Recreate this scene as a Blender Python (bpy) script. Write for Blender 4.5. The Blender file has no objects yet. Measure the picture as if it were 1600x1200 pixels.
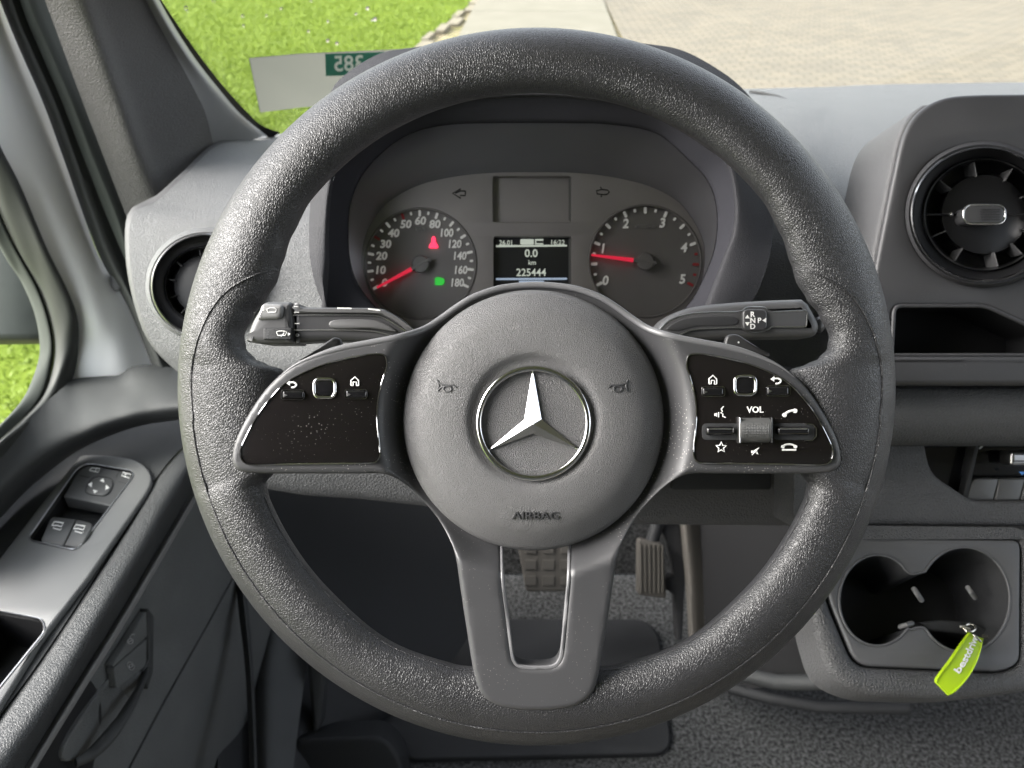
import bpy, bmesh, math, random
from mathutils import Vector, Matrix
from mathutils.geometry import tessellate_polygon

random.seed(7)
S = bpy.context.scene
COL = S.collection

# ------------------------------------------------------------------ camera
F = 1209.0                        # focal length in photo pixels (1600 wide)
PITCH = math.radians(35.0)        # looking down along the steering column
C = Vector((0, 0, 2.0))           # driver's eye, metres above the road
RT = Vector((1, 0, 0))
FW = Vector((0, math.cos(PITCH), -math.sin(PITCH)))
UP = Vector((0, math.sin(PITCH), math.cos(PITCH)))
cam_d = bpy.data.cameras.new('camera')
cam = bpy.data.objects.new('camera', cam_d)
COL.objects.link(cam)
cam.location = C
cam.rotation_euler = (math.pi / 2 - PITCH, 0, 0)
cam_d.sensor_width = 36.0
cam_d.lens = 36.0 * F / 1600.0
cam_d.clip_start = 0.02
cam_d.clip_end = 500
cam_d.dof.use_dof = True
cam_d.dof.focus_distance = 0.43
cam_d.dof.aperture_fstop = 13.0
S.camera = cam

# ------------------------------------------------------------------ light
SUN_EL, SUN_AZ = math.radians(35), math.radians(-93)   # azimuth from +Y towards +X
sun_dir = Vector((math.sin(SUN_AZ) * math.cos(SUN_EL), math.cos(SUN_AZ) * math.cos(SUN_EL), math.sin(SUN_EL)))
w = bpy.data.worlds.new('World')
S.world = w
w.use_nodes = True
nt = w.node_tree
bg = nt.nodes['Background']
sky = nt.nodes.new('ShaderNodeTexSky')
sky.sky_type = 'NISHITA'
sky.sun_disc = False
sky.sun_elevation = SUN_EL
sky.sun_rotation = SUN_AZ
sky.air_density = 1.0
sky.dust_density = 3.0
sky.ozone_density = 0.6
hs = nt.nodes.new('ShaderNodeHueSaturation')
hs.inputs['Saturation'].default_value = 0.35          # thin high cloud
nt.links.new(sky.outputs[0], hs.inputs['Color'])
nt.links.new(hs.outputs[0], bg.inputs[0])
bg.inputs[1].default_value = 0.15
sl = bpy.data.lights.new('sun', 'SUN')
sl.energy = 1.5
sl.angle = math.radians(42)
sl.color = (1.0, 0.98, 0.95)
so = bpy.data.objects.new('sun', sl)
COL.objects.link(so)
so.rotation_euler = (-sun_dir).to_track_quat('-Z', 'Y').to_euler()
so.location = sun_dir * 20
S.view_settings.view_transform = 'Standard'
S.view_settings.look = 'None'
S.view_settings.exposure = 2.3
S.view_settings.gamma = 1.0
S.cycles.use_denoising = True
S.cycles.max_bounces = 8
S.cycles.transparent_max_bounces = 12
S.cycles.caustics_reflective = False
S.cycles.caustics_refractive = False
S.cycles.sample_clamp_indirect = 6.0

# ------------------------------------------------------------------ materials
def new_mat(name):
    m = bpy.data.materials.new(name)
    m.use_nodes = True
    n = m.node_tree
    return m, n, n.nodes['Principled BSDF']

def setp(b, **k):
    for key, v in k.items():
        b.inputs[key.replace('_', ' ')].default_value = v

def mat(name, col, rough=0.5, metal=0.0, spec=0.5, emit=None, emit_s=0.0):
    m, n, b = new_mat(name)
    b.inputs['Base Color'].default_value = (*col, 1)
    b.inputs['Roughness'].default_value = rough
    b.inputs['Metallic'].default_value = metal
    b.inputs['Specular IOR Level'].default_value = spec
    if emit:
        b.inputs['Emission Color'].default_value = (*emit, 1)
        b.inputs['Emission Strength'].default_value = emit_s
    return m

def grain(name, col, rough, scale, dist, strength=1.0, spec=0.5, kind='vor', var=0.12, rvar=0.1, dust=0.0, worn=False):
    """moulded plastic or leather: pebble grain bump, slow colour and gloss variation, specks of dust"""
    m, n, b = new_mat(name)
    L = n.links.new
    tc = n.nodes.new('ShaderNodeTexCoord')
    b.inputs['Specular IOR Level'].default_value = spec
    if kind == 'vor':
        wob = n.nodes.new('ShaderNodeTexNoise')
        wob.inputs['Scale'].default_value = scale * 0.8
        mixv = n.nodes.new('ShaderNodeMix'); mixv.data_type = 'VECTOR'
        mixv.inputs[0].default_value = 0.0016
        add = n.nodes.new('ShaderNodeVectorMath'); add.operation = 'MULTIPLY_ADD'
        L(tc.outputs['Object'], wob.inputs['Vector'])
        L(wob.outputs['Color'], add.inputs[0])
        add.inputs[1].default_value = (0.7 / scale,) * 3
        L(tc.outputs['Object'], add.inputs[2])
        v = n.nodes.new('ShaderNodeTexVoronoi')
        v.feature = 'DISTANCE_TO_EDGE'
        v.inputs['Scale'].default_value = scale
        L(add.outputs[0], v.inputs['Vector'])
        mr = n.nodes.new('ShaderNodeMapRange')
        mr.interpolation_type = 'SMOOTHSTEP'
        mr.inputs['From Min'].default_value = 0.0
        mr.inputs['From Max'].default_value = 0.30
        L(v.outputs['Distance'], mr.inputs['Value'])
        hgt = mr.outputs[0]
    else:
        v = n.nodes.new('ShaderNodeTexNoise')
        v.inputs['Scale'].default_value = scale
        v.inputs['Detail'].default_value = 3
        v.inputs['Roughness'].default_value = 0.65
        L(tc.outputs['Object'], v.inputs['Vector'])
        hgt = v.outputs['Fac']
    bump = n.nodes.new('ShaderNodeBump')
    bump.inputs['Strength'].default_value = strength
    bump.inputs['Distance'].default_value = dist
    L(hgt, bump.inputs['Height'])
    L(bump.outputs[0], b.inputs['Normal'])
    if worn:                                   # grain rubbed flatter in patches
        wn = n.nodes.new('ShaderNodeTexNoise'); wn.inputs['Scale'].default_value = 14; wn.inputs['Detail'].default_value = 3
        L(tc.outputs['Object'], wn.inputs['Vector'])
        wm = n.nodes.new('ShaderNodeMapRange')
        wm.inputs['From Min'].default_value = 0.38; wm.inputs['From Max'].default_value = 0.62
        wm.inputs['To Min'].default_value = 0.62; wm.inputs['To Max'].default_value = strength
        L(wn.outputs['Fac'], wm.inputs['Value']); L(wm.outputs[0], bump.inputs['Strength'])
    ns = n.nodes.new('ShaderNodeTexNoise')
    ns.inputs['Scale'].default_value = 22
    ns.inputs['Detail'].default_value = 5
    L(tc.outputs['Object'], ns.inputs['Vector'])
    cr = n.nodes.new('ShaderNodeMix'); cr.data_type = 'RGBA'
    cr.inputs[6].default_value = (*[c * (1 - var) for c in col], 1)
    cr.inputs[7].default_value = (*[c * (1 + var) for c in col], 1)
    L(ns.outputs['Fac'], cr.inputs[0])
    out = cr.outputs[2]
    if dust > 0:
        dn = n.nodes.new('ShaderNodeTexVoronoi')
        dn.inputs['Scale'].default_value = 620
        L(tc.outputs['Object'], dn.inputs['Vector'])
        big = n.nodes.new('ShaderNodeTexNoise')
        big.inputs['Scale'].default_value = 28
        big.inputs['Detail'].default_value = 4
        L(tc.outputs['Object'], big.inputs['Vector'])
        thr = n.nodes.new('ShaderNodeMapRange')       # speck size grows in dusty patches
        thr.inputs['From Min'].default_value = 0.42
        thr.inputs['From Max'].default_value = 0.8
        thr.inputs['To Min'].default_value = 0.035
        thr.inputs['To Max'].default_value = 0.24
        L(big.outputs['Fac'], thr.inputs['Value'])
        lt = n.nodes.new('ShaderNodeMath'); lt.operation = 'LESS_THAN'
        L(dn.outputs['Distance'], lt.inputs[0]); L(thr.outputs[0], lt.inputs[1])
        sc = n.nodes.new('ShaderNodeMath'); sc.operation = 'MULTIPLY'
        L(lt.outputs[0], sc.inputs[0]); sc.inputs[1].default_value = dust
        c2 = n.nodes.new('ShaderNodeMix'); c2.data_type = 'RGBA'
        L(sc.outputs[0], c2.inputs[0]); L(out, c2.inputs[6])
        c2.inputs[7].default_value = (0.45, 0.43, 0.40, 1)
        out = c2.outputs[2]
    L(out, b.inputs['Base Color'])
    rr = n.nodes.new('ShaderNodeMapRange')
    rr.inputs['To Min'].default_value = max(0.02, rough - rvar)
    rr.inputs['To Max'].default_value = min(1, rough + rvar)
    L(ns.outputs['Fac'], rr.inputs['Value'])
    L(rr.outputs[0], b.inputs['Roughness'])
    return m

M = {}
M['leather'] = grain('rim_leather', (0.024, 0.024, 0.026), 0.40, 800, 0.00021, 1.0, 0.55, var=0.25, rvar=0.09, worn=True)
M['airbag'] = grain('airbag_vinyl', (0.108, 0.107, 0.109), 0.48, 1150, 0.00018, 1.0, 0.45, dust=0.15)
M['lit_edge_band'] = grain('satin_lit_edge', (0.14, 0.14, 0.146), 0.34, 2600, 0.00002, 0.4, 0.6, kind='noise')  # paler copy of the satin trim, sky sheen put into the colour
M['satin'] = grain('satin_trim', (0.050, 0.050, 0.053), 0.45, 2600, 0.00003, 0.5, 0.5, kind='noise', dust=0.7)
M['gloss'] = grain('piano_black', (0.008, 0.007, 0.007), 0.10, 90, 0.00002, 0.3, 0.5, kind='noise', dust=0.3, rvar=0.05)
M['gloss_clean'] = mat('gloss_black', (0.008, 0.008, 0.009), 0.12)
M['vent_black'] = mat('vent_black', (0.010, 0.010, 0.011), 0.35, spec=0.25)
M['slot_black'] = mat('slot_lining', (0.014, 0.014, 0.015), 0.7, spec=0.2)
M['doorlow'] = grain('door_lower_plastic', (0.105, 0.109, 0.108), 0.6, 500, 0.0004, 1.0, 0.4, var=0.25, dust=0.12)
M['chrome'] = mat('chrome', (0.62, 0.62, 0.63), 0.13, 1.0)
M['satin_chrome'] = mat('satin_chrome', (0.55, 0.55, 0.56), 0.30, 1.0)
M['white'] = mat('white_print', (0.80, 0.80, 0.78), 0.6)
M['dial_white'] = mat('dial_white', (0.80, 0.80, 0.78), 0.6, emit=(1, 0.98, 0.92), emit_s=0.03)
M['grey_print'] = mat('grey_print', (0.42, 0.42, 0.42), 0.6)
M['dark_print'] = mat('dark_print', (0.018, 0.018, 0.02), 0.7)
M['dash'] = grain('dash_top_plastic', (0.130, 0.132, 0.135), 0.58, 560, 0.0005, 1.0, 0.5, dust=0.10)
M['panel'] = grain('dash_plastic', (0.085, 0.085, 0.088), 0.55, 800, 0.00016, 0.8, 0.4)
M['lower'] = grain('lower_dash_plastic', (0.068, 0.069, 0.072), 0.60, 380, 0.00045, 1.0, 0.4, var=0.2, dust=0.08)
M['soft'] = grain('console_softtouch', (0.042, 0.042, 0.045), 0.48, 1500, 0.00008, 0.7, 0.45, kind='noise', var=0.2, dust=0.10)
M['stalk'] = grain('stalk_plastic', (0.040, 0.040, 0.042), 0.42, 2400, 0.00004, 0.5, 0.5, kind='noise')
M['stalk_cap'] = grain('stalk_cap_plastic', (0.075, 0.075, 0.077), 0.45, 2400, 0.00004, 0.5, 0.5, kind='noise')
M['cluster'] = grain('cluster_bowl', (0.28, 0.28, 0.305), 0.6, 1800, 0.00004, 0.5, 0.25, kind='noise')  # bowl, panel and face greys lifted to imitate haze on the lens
M['dialpanel'] = grain('dial_panel', (0.40, 0.378, 0.372), 0.6, 1800, 0.00003, 0.5, 0.3, kind='noise')
M['dialface'] = grain('dial_face', (0.25, 0.24, 0.238), 0.65, 1800, 0.00003, 0.4, 0.3, kind='noise')
M['hood_front_shaded'] = grain('hood_front_shaded', (0.032, 0.032, 0.036), 0.7, 700, 0.0002, 0.8, 0.2)  # darker copy for the hood front, its shade put into the colour
M['hood_skin_skylit'] = grain('hood_skin_skylit', (0.10, 0.10, 0.106), 0.6, 700, 0.0003, 0.8, 0.4)  # lighter copy for the outer hood, sky light put into the colour
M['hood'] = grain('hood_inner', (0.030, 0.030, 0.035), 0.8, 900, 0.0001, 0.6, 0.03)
M['red'] = mat('needle_red', (0.75, 0.02, 0.05), 0.5, emit=(1, 0.03, 0.08), emit_s=0.12)
M['red_lamp'] = mat('red_telltale', (0.5, 0.01, 0.03), 0.5, emit=(1, 0.04, 0.10), emit_s=0.45)
M['green_lamp'] = mat('green_telltale', (0.02, 0.3, 0.03), 0.5, emit=(0.05, 0.8, 0.08), emit_s=0.12)
M['red_tick'] = mat('red_tick', (0.55, 0.06, 0.07), 0.6)
M['screen'] = mat('lcd_background', (0.030, 0.031, 0.036), 0.4)
M['lcd'] = mat('lcd_text', (0.45, 0.48, 0.42), 0.6, emit=(0.7, 0.76, 0.66), emit_s=0.12)
M['lcd_blue'] = mat('lcd_blue_line', (0.30, 0.36, 0.45), 0.6, emit=(0.5, 0.62, 0.8), emit_s=0.12)
M['pillar'] = grain('pillar_trim', (0.080, 0.077, 0.077), 0.60, 420, 0.0006, 0.9, 0.35)
M['frame_paint'] = grain('door_frame_paint', (0.86, 0.86, 0.85), 0.38, 300, 0.00001, 0.3, 0.5, kind='noise', var=0.03)
M['rubber'] = grain('rubber_seal', (0.030, 0.032, 0.030), 0.6, 900, 0.00008, 0.6, 0.4, kind='noise')
M['rubber_grey'] = grain('felt_seal', (0.060, 0.066, 0.060), 0.8, 1200, 0.0001, 0.6, 0.2, kind='noise')
M['door'] = grain('door_trim', (0.040, 0.042, 0.043), 0.6, 900, 0.00012, 0.8, 0.4)
M['doorroll'] = grain('door_armrest_vinyl', (0.045, 0.047, 0.048), 0.42, 480, 0.00030, 0.9, 0.5)
M['switchplate'] = grain('switch_plate', (0.145, 0.147, 0.146), 0.45, 2400, 0.00003, 0.4, 0.5, kind='noise')
M['strip'] = grain('door_strip', (0.20, 0.20, 0.20), 0.42, 2000, 0.00003, 0.4, 0.5, kind='noise')
M['button'] = grain('switch_button', (0.080, 0.081, 0.081), 0.45, 2400, 0.00003, 0.4, 0.5, kind='noise')
M['darkplastic'] = grain('dark_plastic', (0.028, 0.029, 0.031), 0.6, 900, 0.00012, 0.7, 0.35)
M['cupplastic'] = grain('cup_tray', (0.088, 0.089, 0.093), 0.5, 1500, 0.00008, 0.7, 0.45, kind='noise', var=0.2, dust=0.12)
M['fabric'] = grain('kick_fabric', (0.10, 0.103, 0.105), 0.85, 700, 0.0004, 0.8, 0.2)
M['pedal'] = grain('pedal_pad', (0.10, 0.092, 0.082), 0.8, 900, 0.0001, 0.5, 0.3, kind='noise')
M['lime'] = grain('lime_plastic', (0.36, 0.54, 0.01), 0.45, 800, 0.00004, 0.4, 0.5, kind='noise', var=0.05)
M['steel'] = mat('key_steel', (0.6, 0.58, 0.52), 0.25, 1.0)
M['sticker'] = mat('sticker_paper', (0.34, 0.35, 0.31), 0.7)
M['sticker_green'] = mat('sticker_green', (0.07, 0.22, 0.17), 0.7)
M['sticker_text'] = mat('sticker_print', (0.17, 0.18, 0.16), 0.7)
M['blue'] = mat('blue_mark', (0.08, 0.28, 0.75), 0.5)
M['frit'] = mat('frit_black', (0.012, 0.012, 0.013), 0.5)

def carpet_mat(name, k):
    m, n, b = new_mat(name)
    L = n.links.new
    tc = n.nodes.new('ShaderNodeTexCoord')
    a = n.nodes.new('ShaderNodeTexNoise'); a.inputs['Scale'].default_value = 170; a.inputs['Detail'].default_value = 4; a.inputs['Roughness'].default_value = 0.75
    r = n.nodes.new('ShaderNodeValToRGB')
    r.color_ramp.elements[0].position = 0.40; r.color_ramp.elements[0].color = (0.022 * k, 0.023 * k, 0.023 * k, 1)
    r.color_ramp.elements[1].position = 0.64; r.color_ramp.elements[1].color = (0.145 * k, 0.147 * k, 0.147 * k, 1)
    L(tc.outputs['Object'], a.inputs['Vector']); L(a.outputs['Fac'], r.inputs[0])
    L(r.outputs[0], b.inputs['Base Color'])
    b.inputs['Roughness'].default_value = 0.95
    b.inputs['Specular IOR Level'].default_value = 0.1
    bp = n.nodes.new('ShaderNodeBump'); bp.inputs['Distance'].default_value = 0.004
    L(a.outputs['Fac'], bp.inputs['Height']); L(bp.outputs[0], b.inputs['Normal'])
    return m
M['carpet'] = carpet_mat('carpet', 1.0)
M['carpet_shaded'] = carpet_mat('bulkhead_carpet_shaded', 0.35)  # same carpet darkened, footwell shade put into the colour

def glass_mat(name, tint, refl=1.0, rough=0.0):
    m = bpy.data.materials.new(name); m.use_nodes = True
    n = m.node_tree; L = n.links.new
    n.nodes.remove(n.nodes['Principled BSDF'])
    o = n.nodes['Material Output']
    t = n.nodes.new('ShaderNodeBsdfTransparent'); t.inputs[0].default_value = (*tint, 1)
    g = n.nodes.new('ShaderNodeBsdfGlossy'); g.inputs['Roughness'].default_value = rough
    f = n.nodes.new('ShaderNodeFresnel'); f.inputs[0].default_value = 1.45
    mu = n.nodes.new('ShaderNodeMath'); mu.operation = 'MULTIPLY'; mu.inputs[1].default_value = refl
    x = n.nodes.new('ShaderNodeMixShader')
    L(f.outputs[0], mu.inputs[0]); L(mu.outputs[0], x.inputs[0]); L(t.outputs[0], x.inputs[1]); L(g.outputs[0], x.inputs[2])
    L(x.outputs[0], o.inputs[0])
    return m
M['glass'] = glass_mat('window_glass', (0.92, 0.94, 0.91), 0.08)
M['lens'] = glass_mat('cluster_lens', (0.93, 0.93, 0.93), 0.9, 0.12)
M['droplet'] = mat('water_drop', (1, 1, 1), 0.02)
M['droplet'].node_tree.nodes['Principled BSDF'].inputs['Transmission Weight'].default_value = 1.0
M['droplet'].node_tree.nodes['Principled BSDF'].inputs['IOR'].default_value = 1.33
def paper(name, col, tr=0.65):
    m = bpy.data.materials.new(name); m.use_nodes = True
    n = m.node_tree; L = n.links.new; o = n.nodes['Material Output']
    n.nodes.remove(n.nodes['Principled BSDF'])
    a = n.nodes.new('ShaderNodeBsdfDiffuse'); a.inputs[0].default_value = (*col, 1)
    t = n.nodes.new('ShaderNodeBsdfTranslucent'); t.inputs[0].default_value = (*col, 1)
    x = n.nodes.new('ShaderNodeMixShader'); x.inputs[0].default_value = tr
    L(a.outputs[0], x.inputs[1]); L(t.outputs[0], x.inputs[2]); L(x.outputs[0], o.inputs[0])
    return m
M['sticker'] = paper('sticker_paper_backlit', (0.18, 0.18, 0.157))
M['sticker_green'] = paper('sticker_green_backlit', (0.06, 0.22, 0.165))
M['sticker_pale'] = mat('sticker_pale_print', (0.80, 0.84, 0.74), 0.7)

def ground_mat(name, kind):
    m, n, b = new_mat(name); L = n.links.new
    tc = n.nodes.new('ShaderNodeTexCoord')
    b.inputs['Roughness'].default_value = 0.9
    b.inputs['Specular IOR Level'].default_value = 0.2
    ns = n.nodes.new('ShaderNodeTexNoise'); ns.inputs['Detail'].default_value = 6
    L(tc.outputs['Object'], ns.inputs['Vector'])
    r = n.nodes.new('ShaderNodeValToRGB')
    L(ns.outputs['Fac'], r.inputs[0])
    e = r.color_ramp.elements
    if kind == 'lawn':
        ns.inputs['Scale'].default_value = 3.0
        e[0].position = 0.3; e[0].color = (0.10, 0.15, 0.012, 1)
        e[1].position = 0.7; e[1].color = (0.15, 0.205, 0.017, 1)
        L(r.outputs[0], b.inputs['Base Color'])
    elif kind == 'dirt':
        ns.inputs['Scale'].default_value = 5.0
        e[0].position = 0.35; e[0].color = (0.16, 0.15, 0.06, 1)
        e[1].position = 0.6; e[1].color = (0.30, 0.25, 0.16, 1)
        L(r.outputs[0], b.inputs['Base Color'])
    elif kind == 'slab':
        ns.inputs['Scale'].default_value = 2.2
        e[0].position = 0.3; e[0].color = (0.185, 0.173, 0.135, 1)
        e[1].position = 0.7; e[1].color = (0.215, 0.20, 0.16, 1)
        L(r.outputs[0], b.inputs['Base Color'])
    else:
        ns.inputs['Scale'].default_value = 1.1
        e[0].position = 0.3; e[0].color = (0.92, 0.92, 0.92, 1)
        e[1].position = 0.7; e[1].color = (1.04, 1.04, 1.04, 1)
        br = n.nodes.new('ShaderNodeTexBrick')
        br.inputs['Scale'].default_value = 1.0
        br.inputs['Brick Width'].default_value = 0.21
        br.inputs['Row Height'].default_value = 0.105
        br.inputs['Mortar Size'].default_value = 0.007
        br.inputs['Color1'].default_value = (0.225, 0.197, 0.15, 1)
        br.inputs['Color2'].default_value = (0.18, 0.163, 0.13, 1)
        br.inputs['Mortar'].default_value = (0.11, 0.096, 0.075, 1)
        L(tc.outputs['Object'], br.inputs['Vector'])
        mx = n.nodes.new('ShaderNodeMix'); mx.data_type = 'RGBA'; mx.blend_type = 'MULTIPLY'
        mx.inputs[0].default_value = 1.0
        L(br.outputs['Color'], mx.inputs[6]); L(r.outputs[0], mx.inputs[7])
        L(mx.outputs[2], b.inputs['Base Color'])
        bp = n.nodes.new('ShaderNodeBump'); bp.inputs['Distance'].default_value = 0.004; bp.invert = True
        L(br.outputs['Fac'], bp.inputs['Height']); L(bp.outputs[0], b.inputs['Normal'])
    return m
M['lawn'] = ground_mat('lawn', 'lawn')
M['dirt'] = ground_mat('dirt', 'dirt')
M['slab'] = ground_mat('concrete_slab', 'slab')
M['paver'] = ground_mat('clay_pavers', 'paver')
M['blade'] = grain('grass_blade', (0.165, 0.235, 0.018), 0.6, 3, 0.0001, 0.1, 0.3, kind='noise', var=0.35)
M['kerbstone'] = grain('kerb_stone', (0.22, 0.195, 0.145), 0.85, 90, 0.002, 0.6, 0.2, kind='noise')
M['mirror_shell'] = grain('mirror_shell', (0.045, 0.052, 0.048), 0.55, 500, 0.0001, 0.6, 0.4, kind='noise')
M['lining'] = mat('roof_lining_fabric', (0.30, 0.30, 0.29), 0.9, spec=0.1)
M['darkwall'] = mat('seat_and_wall_fabric', (0.22, 0.22, 0.22), 0.9, spec=0.1)

# ------------------------------------------------------------------ helpers
def ray(px, py):
    return RT * ((px - 800) / F) - UP * ((py - 600) / F) + FW

def W(px, py, d):
    return C + ray(px, py) * d

def proj(p):
    q = p - C
    d = q.dot(FW)
    return 800 + q.dot(RT) / d * F, 600 - q.dot(UP) / d * F

class Fr:
    """a plane in the cab; (u, v) are its points as the driver sees them, h is metres above it"""
    def __init__(s, o, n):
        s.o = o; s.n = n.normalized()
        if s.n.dot(C - o) < 0: s.n = -s.n
    def __call__(s, u, v, h=0.0, href=None):
        if href is None: href = h
        r = ray(u, v)
        t = ((s.o + s.n * href) - C).dot(s.n) / r.dot(s.n)
        return C + r * t + s.n * (h - href)
    def mpp(s, u, v):
        r = ray(u, v)
        return ((s.o - C).dot(s.n) / r.dot(s.n)) / F

def FrD(d): return Fr(C + FW * d, FW)
def FrZ(z): return Fr(Vector((0, 0, z)), Vector((0, 0, 1)))
def FrX(x): return Fr(Vector((x, 0, 0)), Vector((1, 0, 0)))
def Fr3(a, b, c):
    A, B, D = W(*a), W(*b), W(*c)
    return Fr(A, (B - A).cross(D - A))

def thing(name, label, cat, loc, group=None):
    o = bpy.data.objects.new(name, None)
    COL.objects.link(o)
    o.empty_display_size = 0.02
    o.location = loc
    o['label'] = label; o['category'] = cat
    if group: o['group'] = group
    return o

def tag(o, label, cat, group=None):
    o['label'] = label; o['category'] = cat
    if group: o['group'] = group
    return o

def wloc(o):
    v = Vector(o.location)
    while o.parent is not None:
        o = o.parent
        v = v + Vector(o.location)
    return v

def mk(name, verts, faces, m, parent=None, ang=38, smooth=True, recalc=True, at=None):
    lo = Vector((min(v[i] for v in verts) for i in range(3)))
    hi = Vector((max(v[i] for v in verts) for i in range(3)))
    c = at if at is not None else (lo + hi) / 2
    me = bpy.data.meshes.new(name)
    me.from_pydata([Vector(v) - c for v in verts], [], faces)
    if recalc:
        bm = bmesh.new(); bm.from_mesh(me)
        bmesh.ops.recalc_face_normals(bm, faces=bm.faces)
        bm.to_mesh(me); bm.free()
    if smooth:
        me.polygons.foreach_set('use_smooth', [True] * len(me.polygons))
        me.set_sharp_from_angle(angle=math.radians(ang))
    if isinstance(m, str): m = M[m]
    me.materials.append(m)
    o = bpy.data.objects.new(name, me)
    COL.objects.link(o)
    if parent is not None:
        o.parent = parent
        o.location = c - wloc(parent)
    else:
        o.location = c
    return o

def cr(pts, k=8, closed=True):
    """Catmull-Rom through points of any dimension"""
    n = len(pts); out = []
    rng = range(n) if closed else range(n - 1)
    for i in rng:
        if closed:
            p0, p1, p2, p3 = pts[(i - 1) % n], pts[i], pts[(i + 1) % n], pts[(i + 2) % n]
        else:
            p0, p1, p2, p3 = pts[max(i - 1, 0)], pts[i], pts[i + 1], pts[min(i + 2, n - 1)]
        for j in range(k):
            t = j / k
            out.append(tuple(0.5 * (2 * b + (c - a) * t + (2 * a - 5 * b + 4 * c - d) * t * t + (3 * b - a - 3 * c + d) * t ** 3)
                             for a, b, c, d in zip(p0, p1, p2, p3)))
    if not closed: out.append(tuple(pts[-1]))
    return out

def rpoly(pts, r, k=6):
    """polygon with rounded corners; r one number or one per corner"""
    n = len(pts); out = []
    for i in range(n):
        p, a, b = Vector(pts[i]), Vector(pts[i - 1]), Vector(pts[(i + 1) % n])
        ri = r[i] if isinstance(r, (list, tuple)) else r
        if ri <= 0:
            out.append((p.x, p.y)); continue
        da, db = (a - p), (b - p)
        l = min(ri, da.length * 0.48, db.length * 0.48)
        s, e = p + da.normalized() * l, p + db.normalized() * l
        for j in range(k + 1):
            t = j / k
            q = s * (1 - t) ** 2 + p * (2 * t * (1 - t)) + e * t * t
            out.append((q.x, q.y))
    return out

def circ(cx, cy, r, n=48, ry=None):
    ry = ry or r
    return [(cx + r * math.cos(2 * math.pi * i / n), cy + ry * math.sin(2 * math.pi * i / n)) for i in range(n)]

def rrect(x0, y0, x1, y1, r, k=5):
    return rpoly([(x0, y0), (x1, y0), (x1, y1), (x0, y1)], r, k)

def area(p):
    return 0.5 * sum(p[i][0] * p[(i + 1) % len(p)][1] - p[(i + 1) % len(p)][0] * p[i][1] for i in range(len(p)))

def resample(pts, n, closed=False):
    P = [Vector(p) for p in pts]
    if closed: P.append(P[0].copy())
    acc = [0.0]
    for i in range(1, len(P)): acc.append(acc[-1] + (P[i] - P[i - 1]).length)
    out = []; j = 0
    m = n if closed else n - 1
    for i in range(n):
        t = acc[-1] * i / m
        while j < len(P) - 2 and acc[j + 1] < t: j += 1
        s = acc[j + 1] - acc[j]
        f = 0 if s < 1e-12 else (t - acc[j]) / s
        out.append(P[j].lerp(P[j + 1], min(1, max(0, f))))
    return out

def plate(name, fr, outer, h0, h1, bev=0.0008, holes=(), zf=None, grid=0, m='panel', parent=None, steps=3, back=False, ang=38):
    """a moulded plate: outline with holes, thickness, rounded edge, optional surface shape zf(u, v)"""
    outer = [tuple(p[:2]) for p in outer]
    if area(outer) < 0: outer = outer[::-1]
    hs = []
    for q in holes:
        q = [tuple(p[:2]) for p in q]
        if area(q) > 0: q = q[::-1]
        hs.append(q)
    cx = sum(p[0] for p in outer) / len(outer); cy = sum(p[1] for p in outer) / len(outer)
    bp = bev / fr.mpp(cx, cy)
    lv = [(0.0, h0), (0.0, h1 - bev)]
    for k in range(1, steps + 1):
        a = math.pi / 2 * k / steps
        lv.append((bp * (1 - math.cos(a)), h1 - bev + bev * math.sin(a)))
    if bev <= 0: lv = [(0.0, h0), (0.0, h1)]
    bm = bmesh.new()
    tops = []; bots = []
    for loop in [outer] + hs:
        n = len(loop); nor = []
        for i in range(n):
            a, b = Vector(loop[i - 1]), Vector(loop[(i + 1) % n])
            d = (b - a)
            d = d.normalized() if d.length > 1e-9 else Vector((1, 0))
            nor.append(Vector((-d.y, d.x)))
        prev = None; first = None
        for off, h in lv:
            vs = [bm.verts.new((loop[i][0] + nor[i].x * off, loop[i][1] + nor[i].y * off, h)) for i in range(n)]
            if prev:
                for i in range(n):
                    bm.faces.new((prev[i], prev[(i + 1) % n], vs[(i + 1) % n], vs[i]))
            else: first = vs
            prev = vs
        tops.append(prev); bots.append(first)
    flat = [v for t in tops for v in t]
    for t in tessellate_polygon([[v.co.copy() for v in t] for t in tops]):
        try: bm.faces.new([flat[i] for i in t])
        except ValueError: pass
    if back:
        fb = [v for t in bots for v in t]
        for t in tessellate_polygon([[v.co.copy() for v in t] for t in bots]):
            try: bm.faces.new([fb[i] for i in t])
            except ValueError: pass
    if grid:
        xs = [p[0] for p in outer]; ys = [p[1] for p in outer]
        x = min(xs) + grid
        while x < max(xs):
            bmesh.ops.bisect_plane(bm, geom=bm.verts[:] + bm.edges[:] + bm.faces[:], plane_co=(x, 0, 0), plane_no=(1, 0, 0)); x += grid
        y = min(ys) + grid
        while y < max(ys):
            bmesh.ops.bisect_plane(bm, geom=bm.verts[:] + bm.edges[:] + bm.faces[:], plane_co=(0, y, 0), plane_no=(0, 1, 0)); y += grid
    bm.verts.index_update()
    V = []
    for v in bm.verts:
        z = zf(v.co.x, v.co.y) if zf else 0.0
        V.append(fr(v.co.x, v.co.y, v.co.z + z, h1 + z))
    Fc = [[v.index for v in f.verts] for f in bm.faces]
    bm.free()
    return mk(name, V, Fc, m, parent, ang)

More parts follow.
